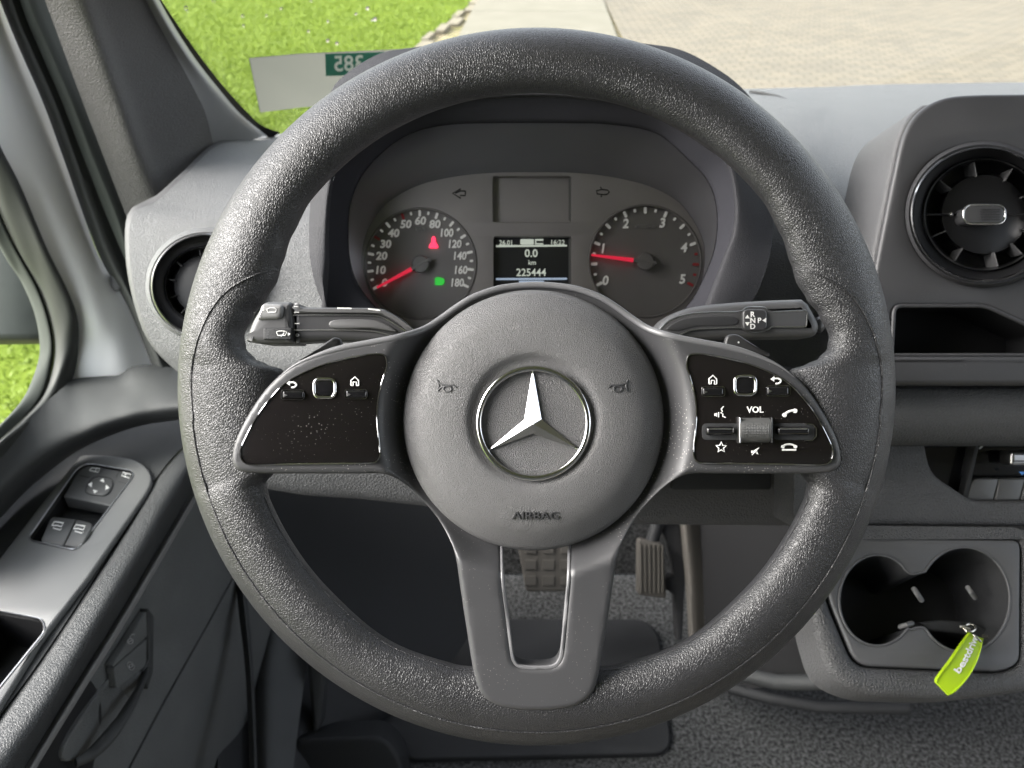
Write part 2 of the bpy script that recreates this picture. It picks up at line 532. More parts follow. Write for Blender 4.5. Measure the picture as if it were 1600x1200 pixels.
def lathe(name, fr, cx, cy, prof, n=64, m='panel', parent=None, ell=1.0, ang=38, cap=True):
    """profile of (radius in view pixels, height) turned about an axis square to the plane"""
    V = []; Fc = []
    for r, h in prof:
        for i in range(n):
            a = 2 * math.pi * i / n
            V.append(fr(cx + r * math.cos(a), cy + r * ell * math.sin(a), h))
    for k in range(len(prof) - 1):
        for i in range(n):
            Fc.append((k * n + i, k * n + (i + 1) % n, (k + 1) * n + (i + 1) % n, (k + 1) * n + i))
    if cap: Fc.append(tuple((len(prof) - 1) * n + i for i in range(n)))
    return mk(name, V, Fc, m, parent, ang)

def tube(name, pts, r, seg=8, m='panel', parent=None, closed=False, flat=1.0, nrm=None):
    P = [Vector(p) for p in pts]; n = len(P)
    V = []; Fc = []
    ref = nrm or -FW
    for i in range(n):
        a = P[i - 1] if (closed or i > 0) else P[i]
        b = P[(i + 1) % n] if (closed or i < n - 1) else P[i]
        t = (b - a).normalized()
        s = t.cross(ref)
        if s.length < 1e-6: s = t.cross(UP)
        s.normalize()
        q = s.cross(t).normalized()
        ri = r(i / (n - 1)) if callable(r) else r
        for k in range(seg):
            an = 2 * math.pi * k / seg
            V.append(P[i] + s * (ri * math.cos(an)) + q * (ri * flat * math.sin(an)))
    for i in range(n if closed else n - 1):
        j = (i + 1) % n
        for k in range(seg):
            Fc.append((i * seg + k, i * seg + (k + 1) % seg, j * seg + (k + 1) % seg, j * seg + k))
    if not closed:
        Fc.append(tuple(range(seg)))
        Fc.append(tuple((n - 1) * seg + k for k in range(seg)))
    return mk(name, V, Fc, m, parent, 60)

def multi_tube(name, lines, r, m, parent, seg=6, flat=0.6):
    """several strokes of one icon"""
    V = []; Fc = []
    for pts, closed in lines:
        P = [Vector(p) for p in pts]; n = len(P); b0 = len(V)
        for i in range(n):
            a = P[i - 1] if (closed or i > 0) else P[i]
            b = P[(i + 1) % n] if (closed or i < n - 1) else P[i]
            t = (b - a).normalized(); s = t.cross(-FW)
            if s.length < 1e-6: s = t.cross(UP)
            s.normalize(); q = s.cross(t).normalized()
            for k in range(seg):
                an = 2 * math.pi * k / seg
                V.append(P[i] + s * (r * math.cos(an)) + q * (r * flat * math.sin(an)))
        for i in range(n if closed else n - 1):
            j = (i + 1) % n
            for k in range(seg):
                Fc.append((b0 + i * seg + k, b0 + i * seg + (k + 1) % seg, b0 + j * seg + (k + 1) % seg, b0 + j * seg + k))
        if not closed:
            Fc.append(tuple(b0 + k for k in range(seg)))
            Fc.append(tuple(b0 + (n - 1) * seg + k for k in range(seg)))
    return mk(name, V, Fc, m, parent, 60)

def strokes(name, fr, lines, wpx, h, m, parent):
    u, v = lines[0][0][0]
    return multi_tube(name, [([fr(a, b, h) for a, b in pts], cl) for pts, cl in lines], wpx * 0.5 * fr.mpp(u, v), m, parent)

def polys(name, fr, shapes, h, m, parent, thick=0.0004):
    """flat printed or raised marks: each shape an outline given a small real thickness"""
    V = []; Fc = []
    for s in shapes:
        s = [tuple(p) for p in s]
        if area(s) < 0: s = s[::-1]
        b = len(V); n = len(s)
        V += [fr(u, v, h - thick, h) for u, v in s] + [fr(u, v, h, h) for u, v in s]
        for t in tessellate_polygon([[Vector((u, v, 0)) for u, v in s]]):
            Fc.append(tuple(b + n + i for i in t))
        for i in range(n):
            Fc.append((b + i, b + (i + 1) % n, b + n + (i + 1) % n, b + n + i))
    return mk(name, V, Fc, m, parent, 30)

def text(name, s, fr, u, v, size, h, m, parent, ext=0.0004, mirror=False, rot=0.0, shear=0.0, bold=0.0, sx=1.0, fn=None):
    cu = bpy.data.curves.new('t', 'FONT')
    cu.body = s; cu.size = 1.0; cu.align_x = 'CENTER'; cu.align_y = 'CENTER'
    cu.offset = bold; cu.shear = shear; cu.extrude = 0.5; cu.resolution_u = 3
    o = bpy.data.objects.new('t', cu)
    COL.objects.link(o)
    bpy.context.view_layer.update()
    dg = bpy.context.evaluated_depsgraph_get()
    me = bpy.data.meshes.new_from_object(o.evaluated_get(dg))
    co = [p.co.copy() for p in me.vertices]
    fs = [tuple(p.vertices) for p in me.polygons]
    bpy.data.objects.remove(o); bpy.data.curves.remove(cu); bpy.data.meshes.remove(me)
    V = []
    ca, sa = math.cos(rot), math.sin(rot)
    ymid = (min(c.y for c in co) + max(c.y for c in co)) / 2
    xmid = (min(c.x for c in co) + max(c.x for c in co)) / 2
    for c in co:
        x, y = (c.x - xmid) * size * sx, (c.y - ymid) * size
        if mirror: x = -x
        x, y = x * ca - y * sa, x * sa + y * ca
        top = c.z > 0
        if fn: V.append(fn(x, y, 0.0 if top else -ext))
        else: V.append(fr(u + x, v - y, h if top else h - ext, h))
    return mk(name, V, fs, m, parent, 30)

def loft(name, curves, n=60, k=6, m='panel', parent=None, closed=False, drop=None, smooth=True, thick=0.0, sub=True):
    """skin through rows of points (world), each row resampled"""
    rows = [resample([Vector(p) for p in cr([tuple(q) for q in c], 6, closed)], n, closed) for c in curves]
    if sub and len(rows) > 2:
        cols = [cr([tuple(rows[r][i]) for r in range(len(rows))], k, False) for i in range(n)]
    elif sub:
        cols = [[tuple(rows[0][i].lerp(rows[1][i], j / k)) for j in range(k + 1)] for i in range(n)]
    else:
        cols = [[tuple(rows[r][i]) for r in range(len(rows))] for i in range(n)]
    R = len(cols[0])
    V = [Vector(cols[i][j]) for i in range(n) for j in range(R)]
    Fc = []
    for i in range(n if closed else n - 1):
        i2 = (i + 1) % n
        for j in range(R - 1):
            f = (i * R + j, i2 * R + j, i2 * R + j + 1, i * R + j + 1)
            if drop:
                c = sum((V[q] for q in f), Vector()) / 4
                if drop(*proj(c)): continue
            Fc.append(f)
    o = mk(name, V, Fc, m, parent, 50)
    if thick:
        md = o.modifiers.new('thickness', 'SOLIDIFY'); md.thickness = thick; md.offset = -1
    return o

def interp(tab, x):
    for (x0, y0), (x1, y1) in zip(tab, tab[1:]):
        if x <= x1:
            t = (x - x0) / (x1 - x0)
            t = t * t * (3 - 2 * t)
            return y0 + (y1 - y0) * t
    return tab[-1][1]

def sstep(x):
    x = max(0.0, min(1.0, x)); return x * x * (3 - 2 * x)

def mir(pts, ax=838.5): return [(2 * ax - p[0], p[1]) for p in pts]

# ================================================================== OUTDOORS
def flat(name, pts, z, m, kind=None, parent=None):
    o = mk(name, [Vector((x, y, z)) for x, y in pts], [tuple(range(len(pts)))], m, parent, smooth=False, at=Vector((0, 0, z)))
    if kind: o['kind'] = kind
    return o
flat('ground', [(-120, -60), (120, -60), (120, 160), (-120, 160)], -0.03, 'dirt', 'structure')
flat('paving', [(1.36, -20), (60, -20), (60, 90), (1.9, 90), (1.42, 13), (1.36, 9)], 0.0, 'paver', 'structure')
def edge_x(y): return -1.13 + 0.18 * (max(y, 6.0) - 10.1)      # lawn edge seen past the wheel
flat('lawn_soil', [(-90, -20), (edge_x(-5) - 0.5, -20), (edge_x(-5), -5), (edge_x(10), 10), (edge_x(40), 40), (-90, 90)], 0.0, 'lawn', 'structure')
path = bpy.data.objects.new('path', None); COL.objects.link(path); path['kind'] = 'structure'; path.location = (0.4, 10, 0)
y = -2.0; ln = 2.36
slab_me = None
for i in range(14):
    y0, y1 = y, y + ln - 0.018
    xl = lambda q: -0.64 + 0.05 * (q - 11)
    xr = lambda q: 1.33 + 0.035 * (q - 11)
    ring = [(xl(y0), y0), (xr(y0), y0), (xr(y1), y1), (xl(y1), y1)]
    V = [Vector((a, b, -0.02)) for a, b in ring] + [Vector((a, b, 0.018)) for a, b in ring]
    mk('slab', V, [(4, 5, 6, 7), (0, 1, 5, 4), (1, 2, 6, 5), (2, 3, 7, 6), (3, 0, 4, 7)], 'slab', path, smooth=False)
    y += ln
# low stones along the lawn edge
kerb = thing('kerb', 'row of pale worn edging stones between lawn and path', 'kerb', (edge_x(10) + 0.08, 10, 0))
for i in range(26):
    yy = 5.0 + i * 0.52
    L_ = 0.44 + random.random() * 0.06; wd = 0.07 + random.random() * 0.10
    x0 = edge_x(yy) + 0.02 + random.uniform(-.03, .03); hz = 0.006 + random.random() * 0.02
    ring = [(x0, yy), (x0 + wd, yy + .01), (x0 + wd + .06, yy + L_), (x0 + .06, yy + L_ + .02)]
    V = [Vector((a, b, -0.02)) for a, b in ring] + [Vector((a + random.uniform(-.01, .01), b, hz)) for a, b in ring]
    mk('edging_stone', V, [(4, 5, 6, 7), (0, 1, 5, 4), (1, 2, 6, 5), (2, 3, 7, 6), (3, 0, 4, 7)], 'kerbstone', kerb, smooth=False)
# lawn blades (nobody could count them)
V = []; Fc = []
def blade(x, y, sc=1.0):
    a = random.uniform(0, 6.283); l = random.uniform(.010, .028) * sc; wv = random.uniform(.003, .006) * sc
    lean = random.uniform(0, .05) * sc; b = random.uniform(0, 6.283)
    i = len(V)
    V.extend([Vector((x - wv * math.cos(a), y - wv * math.sin(a), 0)), Vector((x + wv * math.cos(a), y + wv * math.sin(a), 0)),
              Vector((x + lean * math.cos(b), y + lean * math.sin(b), l))])
    Fc.append((i, i + 1, i + 2))
n = 0
while n < 100000:
    yv = random.uniform(5.2, 15.5); x0 = -0.50 * yv; x = random.uniform(x0, edge_x(yv) + 0.02)
    blade(x, yv, 1.25); n += 1
for i in range(16000): blade(random.uniform(-3.6, -1.4), random.uniform(1.8, 4.2), 1.0)
for i in range(2600):                                   # sparse tufts on the dirt strip
    yv = random.uniform(7, 15); t = random.random()
    if math.sin(yv * 2.1) + random.random() > 0.2:
        blade(edge_x(yv) + 0.25 + t * 0.5, yv, 0.8)
g = mk('grass', V, Fc, 'blade', None, smooth=False, recalc=False, at=Vector((0, 0, 0)))
g['kind'] = 'stuff'; g['label'] = 'bright green short lawn seen through the windscreen and side window'

# ================================================================== WINDSCREEN + PILLAR + DOOR FRAME
WS = Fr3((433, 207, 1.15), (1300, 135, 1.27), (248, 0, .92))     # plane of the windscreen
ws = thing('windscreen', 'wide clear windscreen with black printed border above the dashboard', 'windscreen', WS(838, 150))
glass_edge = [(433, 209), (407, 198), (383, 178), (343, 134), (300, 78), (248, 0), (150, -150), (20, -360), (800, -420), (2100, -420), (2100, 112), (1600, 130), (1300, 138), (838, 165), (560, 200)]
o = mk('glass', [WS(u, v) for u, v in glass_edge], [tuple(range(len(glass_edge)))], 'glass', ws, smooth=False)
fr_out = [(425, 216), (398, 206), (370, 182), (330, 140), (288, 84), (236, 0), (138, -150), (5, -360)]
fr_in = [(438, 207), (409, 196), (387, 176), (347, 132), (304, 76), (252, 0), (156, -150), (30, -360)]
loft('frit_border', [[WS(u, v, 0.002) for u, v in fr_out], [WS(u, v, 0.002) for u, v in fr_in]], 50, 2, 'frit', ws, sub=False)
# dotted fade of the border
V = []; Fc = []
rin = resample([Vector((u, v, 0)) for u, v in cr(fr_in, 6, False)], 150)
for i in range(1, 149):
    t = (rin[i + 1] - rin[i - 1]).normalized(); nn = Vector((-t.y, t.x, 0))
    for k in range(2):
        p = rin[i] - nn * (2.0 + 3.4 * k) * -1 if False else rin[i] + nn * (2.0 + 3.2 * k) * (1 if nn.x > 0 else -1)
        r_ = 0.95 - 0.3 * k
        b = len(V)
        V += [WS(p.x + r_ * math.cos(a * 1.0472), p.y + r_ * math.sin(a * 1.0472), 0.002) for a in range(6)]
        Fc.append(tuple(range(b, b + 6)))
mk('frit_dots', V, Fc, 'frit', ws, smooth=False)
# rain drops on the outside of the glass
for i in range(16):
    u = random.uniform(290, 600); v = random.uniform(0, 70)
    if u < 250 + v * 0.75 + 15: continue
    r_ = random.uniform(1.8, 3.6)
    lathe('raindrop', WS, u, v, [(r_, -0.0050), (r_ * .88, -0.0054), (r_ * .5, -0.0057)], 14, 'droplet', ws)

# windscreen sticker (read from outside, so mirrored here)
st = thing('windscreen_sticker', 'pale paper sticker with green number block on lower left windscreen', 'sticker', WS(480, 130))
plate('paper', WS, [(389, 91), (470, 84), (560, 80), (650, 76), (650, 148), (560, 160), (470, 168), (406, 176)], 0.0012, 0.0018, 0.0001, m='sticker', parent=st)
plate('green_block', WS, [(508, 84.5), (640, 80), (640, 115), (509, 119)], 0.0019, 0.0023, 0.0001, m='sticker_green', parent=st)
text('number', '385', WS, 545, 99, 34, 0.0027, 'sticker_pale', st, mirror=True, rot=0.03, bold=0.015, sx=0.95, ext=0.0003)
for (tx, ty, s_, wd) in (('E', 419, 163.5, 6),):
    pass

# A pillar trim
def Wl(l): return [W(*p) for p in l]
ap = thing('a_pillar_trim', 'dark grained pillar cover beside the windscreen', 'pillar trim', W(205, 330, .9))
loft('trim_cover', [
    Wl([(-20, -240, .62), (20, -130, .72), (70, 0, .80), (120, 135, .86), (160, 240, .90), (200, 345, .93), (215, 390, .94)]),
    Wl([(30, -240, .61), (75, -130, .71), (126, 0, .79), (176, 135, .85), (214, 240, .89), (250, 325, .925), (262, 375, .94)]),
    Wl([(60, -240, .63), (108, -130, .73), (160, 0, .815), (208, 130, .885), (246, 230, .93), (285, 300, .96), (297, 350, .975)]),
    Wl([(120, -240, .66), (170, -130, .76), (228, 0, .86), (267, 73, .915), (300, 133, .96), (322, 180, 1.00), (336, 240, 1.05)]),
], 60, 8, 'pillar', ap)
loft('edge_strip', [
    Wl([(120, -240, .66), (170, -130, .76), (228, 0, .86), (267, 73, .915), (300, 133, .96), (322, 180, 1.00), (336, 240, 1.05)]),
    Wl([(130, -240, .655), (182, -130, .755), (241, 0, .855), (290, 83, .925), (333, 140, .99), (368, 180, 1.05), (408, 214, 1.12)]),
    Wl([(138, -240, .68), (190, -130, .78), (249, 0, .89), (299, 83, .965), (343, 140, 1.035), (378, 180, 1.09), (420, 214, 1.16)]),
], 60, 6, 'strip', ap)

# door seal between pillar and door
ds = thing('door_seal', 'dark rubber door seal running down beside the pillar cover', 'seal', W(180, 400, .95))
loft('seal_body', [
    Wl([(-60, -160, .84), (3, 10, .885), (33, 83, .905), (67, 160, .925), (100, 250, .945), (153, 395, .97), (200, 480, .985), (245, 590, 1.0)]),
    Wl([(-30, -160, .815), (22, 10, .865), (52, 83, .885), (86, 160, .905), (119, 250, .925), (168, 385, .95), (212, 480, .965), (262, 590, .985)]),
    Wl([(20, -160, .87), (78, 10, .92), (106, 83, .94), (138, 160, .96), (170, 250, .98), (218, 375, 1.0), (252, 480, 1.01), (300, 590, 1.02)]),
], 60, 6, 'rubber', ds)
loft('seal_lip', [
    Wl([(-14, -160, .83), (30, 0, .872), (60, 75, .892), (95, 155, .912), (130, 245, .932), (180, 370, .955), (225, 470, .97), (275, 580, .99)]),
    Wl([(4, -160, .80), (50, 0, .855), (82, 75, .88), (118, 160, .90), (150, 245, .92), (190, 345, .94), (215, 440, .955), (268, 560, .975)]),
    Wl([(50, -160, .86), (106, 0, .915), (138, 78, .95), (170, 165, .97), (205, 250, .985), (240, 350, 1.0), (256, 440, 1.0), (300, 560, 1.01)]),
], 60, 6, 'rubber_grey', ds)

# ================================================================== DOOR
SX = -0.56
door = thing('van_door', 'dark grey front door trim with armrest and switch plate left of the wheel', 'door', Vector((-0.5, 0.55, 0.75)))
# painted door frame (light)
loft('frame', [
    Wl([(-120, -140, .77), (-60, 90, .83), (0, 233, .87), (36, 315, .90), (72, 392, .925), (100, 447, .945), (115, 490, .96), (118, 530, .975), (113, 596, .985)]),
    Wl([(-100, -140, .775), (-30, 60, .84), (20, 180, .88), (60, 280, .905), (100, 370, .93), (130, 440, .95), (150, 500, .965), (158, 540, .98), (160, 596, .99)]),
    Wl([(-80, -140, .79), (-18, 0, .86), (18, 100, .89), (60, 200, .915), (105, 310, .94), (150, 420, .965), (178, 490, .98), (190, 540, .99), (200, 590, 1.0)]),
    Wl([(-62, -140, .82), (4, 12, .895), (34, 83, .915), (68, 160, .935), (101, 250, .955), (155, 400, .98), (205, 475, 1.0), (230, 530, 1.02), (248, 590, 1.03)]),
], 70, 8, 'frame_paint', door)
fp = FrD(0.967)
lathe('frame_hole', fp, 183, 437, [(11, -0.02), (10.5, 0.0), (9, 0.0008), (3, 0.0006)], 24, 'frit', door, ell=1.7)  # hole in the frame, its dark inside drawn as a black disc
# window rubber and glass
wb = [(-90, 40, .80), (-20, 210, .855), (20, 290, .885), (60, 385, .915), (92, 450, .94), (108, 492, .955), (111, 532, .97), (104, 585, .98), (80, 628, .95), (30, 680, .88), (-20, 722, .82), (-90, 775, .75)]
def shift(l, du, dv, dd): return [(a + du, b + dv, d + dd) for a, b, d in l]
g1 = [(-60, 180, .86), (-22, 280, .885), (22, 380, .92), (59, 447, .95), (77, 497, .965), (84, 540, .975), (79, 582, .975), (65, 620, .95), (35, 655, .90), (0, 686, .845), (-30, 712, .81), (-90, 760, .75)]
g2 = [(-60, 240, .875), (-24, 340, .90), (8, 402, .93), (33, 440, .955), (54, 490, .972), (62, 537, .985), (59, 567, .985), (43, 610, .955), (25, 637, .915), (0, 663, .865), (-30, 690, .825), (-90, 740, .76)]
wf = loft('window_frame', [Wl(shift(wb, 12, 0, .0)), Wl(shift(wb, 3, 0, -.012)), Wl(shift(g1, 6, 0, -.012)), Wl(shift(g1, 0, 0, .012))], 80, 5, 'rubber', door)
loft('glass_run', [Wl(g1), Wl(shift(g1, -6, 0, -.006)), Wl(shift(g2, 3, 0, -.004)), Wl(shift(g2, 0, 0, .014))], 80, 5, 'rubber_grey', wf)
GX = Fr3((62, 537, 1.0), (0, 663, .88), (-24, 340, .915))
gp = [(a, b) for a, b, d in g2] + [(-500, 1000), (-700, 0), (-160, 40)]
mk('window_glass', [GX(u + 4, v, -0.004) for u, v in gp], [tuple(range(len(gp)))], 'glass', door, smooth=False)
# top shelf of the door trim, rolling down to the crease
r0 = [(-90, 790, .75), (-30, 725, .81), (0, 692, .84), (36, 660, .88), (72, 628, .925), (100, 604, .955), (114, 592, .975), (160, 588, .985), (186, 586, .985), (206, 573, .985), (240, 570, .985), (300, 580, .985), (360, 590, .985)]
r1 = [(-90, 820, .74), (-30, 760, .80), (0, 730, .825), (40, 698, .86), (80, 668, .895), (116, 644, .92), (140, 632, .93), (172, 624, .935), (200, 616, .938), (226, 608, .94), (256, 606, .94), (300, 610, .94), (360, 618, .94)]
r2 = [(-90, 850, .74), (-30, 792, .79), (0, 765, .81), (40, 730, .845), (80, 702, .875), (116, 680, .895), (150, 662, .905), (180, 652, .91), (206, 645, .912), (232, 640, .915), (258, 636, .915), (300, 634, .915), (360, 640, .915)]
r3 = [(-90, 872, .755), (-30, 818, .80), (0, 792, .825), (40, 752, .86), (80, 722, .888), (116, 700, .905), (150, 682, .915), (180, 670, .922), (206, 663, .926), (232, 658, .93), (258, 654, .93), (300, 650, .93), (360, 655, .93)]
r4 = [(-90, 890, .785), (-30, 836, .83), (0, 810, .855), (40, 768, .888), (80, 734, .912), (116, 708, .93), (150, 690, .938), (180, 678, .943), (206, 669, .946), (232, 663, .95), (258, 659, .95), (300, 655, .95), (360, 660, .95)]
loft('sill_pad', [Wl(r0), Wl(r1), Wl(r2), Wl(r3), Wl(r4)], 70, 7, 'door', door)

ZP = 1.385
FP = FrZ(ZP)
# armrest top under and beside the switch plate
def zpt(u, v, z):
    r = ray(u, v); t = (z - C.z) / r.z; return C + r * t
arm_l = [(-120, 960), (-40, 865), (0, 818), (40, 768), (80, 735), (116, 708), (150, 690), (206, 668), (258, 658), (320, 650)]
arm_m = [(-120, 1190), (-40, 1090), (0, 1046), (60, 965), (125, 880), (180, 800), (225, 735), (262, 690), (300, 668), (340, 655)]
arm_r = [(-120, 1290), (-40, 1175), (0, 1118), (64, 1030), (140, 915), (200, 820), (240, 752), (280, 704), (318, 675), (350, 660)]
arm_q = [(-110, 1345), (-20, 1235), (30, 1165), (90, 1080), (165, 955), (228, 850), (270, 775), (304, 722), (335, 688), (365, 668)]
arm_s = [(-90, 1390), (10, 1250), (44, 1190), (108, 1085), (180, 970), (244, 862), (294, 778), (322, 735), (348, 700), (378, 680)]
def inside(u, v, p):
    c = False
    for (x1, y1), (x2, y2) in zip(p, p[1:] + p[:1]):
        if (y1 > v) != (y2 > v) and u < (x2 - x1) * (v - y1) / (y2 - y1) + x1: c = not c
    return c
well_a = [(127, 718), (222, 735), (122, 868), (36, 846)]
well_b = [(-150, 1280), (-175, 1150), (-25, 942), (72, 962), (78, 990)]
loft('armrest_top', [[zpt(u - 22, v - 14, ZP - .004) for u, v in arm_l], [zpt(u, v, ZP - .003) for u, v in arm_m], [zpt(u, v, ZP - .002) for u, v in arm_r]], 120, 14, 'door', door, drop=lambda u, v: inside(u, v, well_a) or inside(u, v, well_b))
loft('armrest_roll', [
    [zpt(u - 12, v - 6, ZP - .014) for u, v in arm_r],
    [zpt(u, v, ZP - .006) for u, v in arm_r], [zpt(u, v, ZP + .001) for u, v in [(a * .72 + c * .28, b * .72 + d * .28) for (a, b), (c, d) in zip(arm_r, arm_q)]],
    [zpt(u, v, ZP - .004) for u, v in arm_q], [zpt(u, v, ZP - .040) for u, v in arm_s]], 70, 8, 'doorroll', door)
# light strip below the roll
sa = [(-90, 1392), (10, 1252), (44, 1192), (108, 1087), (180, 972), (244, 864), (294, 780), (322, 737)]
sb = [(-70, 1400), (24, 1258), (58, 1198), (122, 1093), (193, 978), (256, 870), (304, 786), (331, 743)]
loft('armrest_strip', [[zpt(u - 10, v - 6, ZP - .050) for u, v in sa], [zpt(u, v, ZP - .043) for u, v in sa], [zpt((a + c) / 2, (b + d) / 2, ZP - .039) for (a, b), (c, d) in zip(sa, sb)], [zpt(u, v, ZP - .052) for u, v in sb], [zpt(u - 2, v + 2, ZP - .070) for u, v in sb]], 60, 5, 'strip', door)
# lower door face
DXF = Fr3((306, 790, .975), (66, 1200, .690), (360, 908, 1.10))
low_a = [(-130, 1420), (-8, 1250), (32, 1188), (98, 1083), (170, 968), (234, 860), (284, 776), (330, 700)]
low_b = [(60, 1470), (140, 1320), (200, 1205), (250, 1110), (300, 1020), (340, 948), (372, 885), (400, 800)]
loft('lower_face', [[DXF(u, v, -.012) for u, v in low_a], [DXF((a + c) / 2, (b + d) / 2, -.010) for (a, b), (c, d) in zip(low_a, low_b)], [DXF(u, v, 0) for u, v in low_b]], 60, 8, 'doorlow', door)
edge_t = [DXF(u, v, .001) for u, v in low_b]
tube('pocket_edge', [Vector(p) for p in cr([tuple(q) for q in edge_t], 6, False)], 0.0012, 6, 'door', door)
loft('pocket_face', [edge_t, [p + Vector((.006, .02, -.16)) for p in edge_t], [p + Vector((-.03, .03, -.55)) for p in edge_t]], 50, 6, 'doorlow', door)

mk('inner_shell', [Vector((-.60, .0, 1.33)), Vector((-.425, .0, 1.33)), Vector((-.425, 1.0, 1.325)), Vector((-.60, 1.0, 1.325)),
                   Vector((-.60, .0, 1.44)), Vector((-.60, 1.0, 1.44)), Vector((-.425, .0, .80)), Vector((-.425, 1.0, .80))], [(0, 1, 2, 3), (0, 3, 5, 4), (1, 6, 7, 2)], 'frit', door, smooth=False)
# switch plate with pocket
sp_out = [(124, 713), (134, 710), (170, 711), (205, 716.5), (224, 726), (235, 741), (235, 757), (224, 777), (180, 840), (137, 902), (100, 950), (62, 1000), (30, 1052), (0, 1100), (-130, 1310), (-220, 1330), (-240, 1190), (-60, 950), (0, 871), (60, 792)]
sp_out = cr(sp_out[:8], 4, False) + sp_out[8:]
sw_hole = rpoly([(127, 722), (214, 737), (120, 860), (43, 843)], [22, 16, 12, 10], 6)
pk_hole = rpoly([(-150, 1260), (-160, 1150), (-25, 950), (66, 967), (71, 985)], [5, 5, 8, 12, 12], 6)
sw = plate('switch_plate', FP, sp_out, -0.002, 0.0045, 0.0022, holes=[sw_hole, pk_hole], m='switchplate', parent=door)
nk = len(pk_hole)
V = [FP(u, v, 0.003, .0045) for u, v in pk_hole] + [FP(u, v, -0.05, .0045) for u, v in pk_hole]
mk('pocket_well', V, [(i, (i + 1) % nk, nk + (i + 1) % nk, nk + i) for i in range(nk)] + [tuple(range(nk, 2 * nk))], 'frit', sw)
tube('pocket_rim', [FP(u, v, 0.0046) for u, v in pk_hole], 0.0009, 6, 'satin_chrome', sw, closed=True)
tube('switch_rim', [FP(u, v, 0.0047) for u, v in sw_hole], 0.0008, 6, 'satin_chrome', sw, closed=True)
# walls of the switch bay
b_in = sw_hole
V = [FP(u, v, 0.003, .0045) for u, v in b_in] + [FP(u, v, -0.02, .0045) for u, v in b_in]
nb = len(b_in)
mk('switch_bay', V, [(i, (i + 1) % nb, nb + (i + 1) % nb, nb + i) for i in range(nb)] + [tuple(range(nb, 2 * nb))], 'darkplastic', sw)
mp = plate('mirror_switch_block', FP, rpoly([(128, 725), (212, 740), (178.5, 791.5), (99, 776)], [20, 14, 2, 2], 6), -0.012, 0.0038, 0.0012, m='button', parent=sw)
plate('mirror_dial', FP, rpoly([(146, 744), (180, 749), (168, 775), (130, 770)], 13, 6), 0.003, 0.0062, 0.0014, m='button', parent=sw)
strokes('dial_gap', FP, [(rpoly([(145, 743), (181, 748), (169, 776), (129, 771)], 13, 6), True)], 1.2, 0.0040, 'dark_print', sw)
for k, (cx, cy, dx, dy) in enumerate(((160, 751, 1.5, -4), (142, 757, -4.5, -.5), (166.5, 761.5, 4.5, .6), (148.5, 767, -1.2, 4))):
    polys('arrow_mark', FP, [[(cx + dx, cy + dy), (cx - dy * .9 - dx * .3, cy + dx * .9 - dy * .3), (cx + dy * .9 - dx * .3, cy - dx * .9 - dy * .3)]], 0.0067, 'white', sw)
for gl in ([(165, 727), (155, 741)], [(190, 731), (181, 746)], [(124, 743), (140, 746)], [(184, 752), (204, 757)]):
    strokes('button_gap', FP, [(gl, False)], 0.9, 0.0040, 'dark_print', sw)
strokes('mirror_icon', FP, [([(140, 735), (143, 731), (156, 732), (153, 738), (140, 735)], False), ([(151, 731), (149, 737)], False)], 1.6, 0.0041, 'white', sw)
strokes('mirror_icon', FP, [([(190, 743), (192, 738), (205, 741), (202, 747), (190, 743)], False), ([(197, 739), (195, 745)], False)], 1.6, 0.0041, 'white', sw)
# two window switches, curved
for k, (pts, ic) in enumerate((
        ([(80, 806), (119, 811), (99, 853), (62, 847)], (90, 820)),
        ([(120, 811), (148, 817), (126, 857), (100, 852)], (124, 825)))):
    zf = lambda u, v, p=pts: 0.009 * math.sin(math.pi * max(0, min(1, (v - 800) / 66))) - 0.005
    b = plate('window_switch', FP, rpoly(pts, [8 if k == 0 else 2, 2 if k == 0 else 12, 8 if k else 2, 2 if k else 8], 5), -0.02, 0.004, 0.0016, zf=zf, grid=6, m='button', parent=sw)
    cx, cy = ic
    strokes('window_icon', FP, [([(cx - 9, cy + 1), (cx - 5, cy - 5), (cx + 9, cy - 3), (cx + 6, cy + 3)], False), ([(cx - 9, cy + 1), (cx - 1, cy + 1), (cx + 6, cy + 3)], False), ([(cx - 7, cy + 5), (cx + 4, cy + 8), (cx + 6, cy + 6)], False)], 1.7, 0.0100, 'white', sw)
# lock buttons and pull handle
DF = Fr(DXF.o + DXF.n * -0.006, DXF.n)
lb = plate('lock_button', DF, rpoly([(229, 955), (231, 994), (178, 1042), (176, 1040)], [3, 4, 4, 3], 4), -0.004, 0.004, 0.001, m='doorlow', parent=door)
lb2 = plate('lock_button', DF, rpoly([(230, 998), (229, 1040), (182, 1077), (178, 1044)], [3, 8, 6, 4], 5), -0.004, 0.004, 0.001, m='doorlow', parent=door)
plate('lock_bezel', DF, rpoly([(231, 950), (241, 962), (240, 1050), (231, 1078), (224, 1048), (233, 1030)], 3, 4), -0.004, 0.005, 0.001, m='door', parent=door)
strokes('unlock_icon', DF, [(circ(203.5, 1002, 4.2, 12), True), ([(199.8, 1004), (207, 1000)], False), ([(203, 998), (203.5, 994), (206, 991), (210, 991.5)], False)], 1.7, 0.0046, 'grey_print', lb)
strokes('lock_icon', DF, [(circ(203, 1038.5, 4.4, 12), True), (circ(205.5, 1042.5, 4.6, 12), True)], 1.6, 0.0046, 'grey_print', lb2)
hp = [(228, 1046, 4), (222, 1066, 10), (210, 1090, 16), (196, 1115, 20), (180, 1138, 22), (160, 1162, 20), (140, 1180, 14), (118, 1192, 8)]
tube('pull_handle', [Vector(p) for p in cr([tuple(DF(u, v, h / 1000)) for u, v, h in hp], 6, False)], lambda t: 0.0045 + 0.003 * math.sin(math.pi * t), 10, 'door', door, flat=0.6)
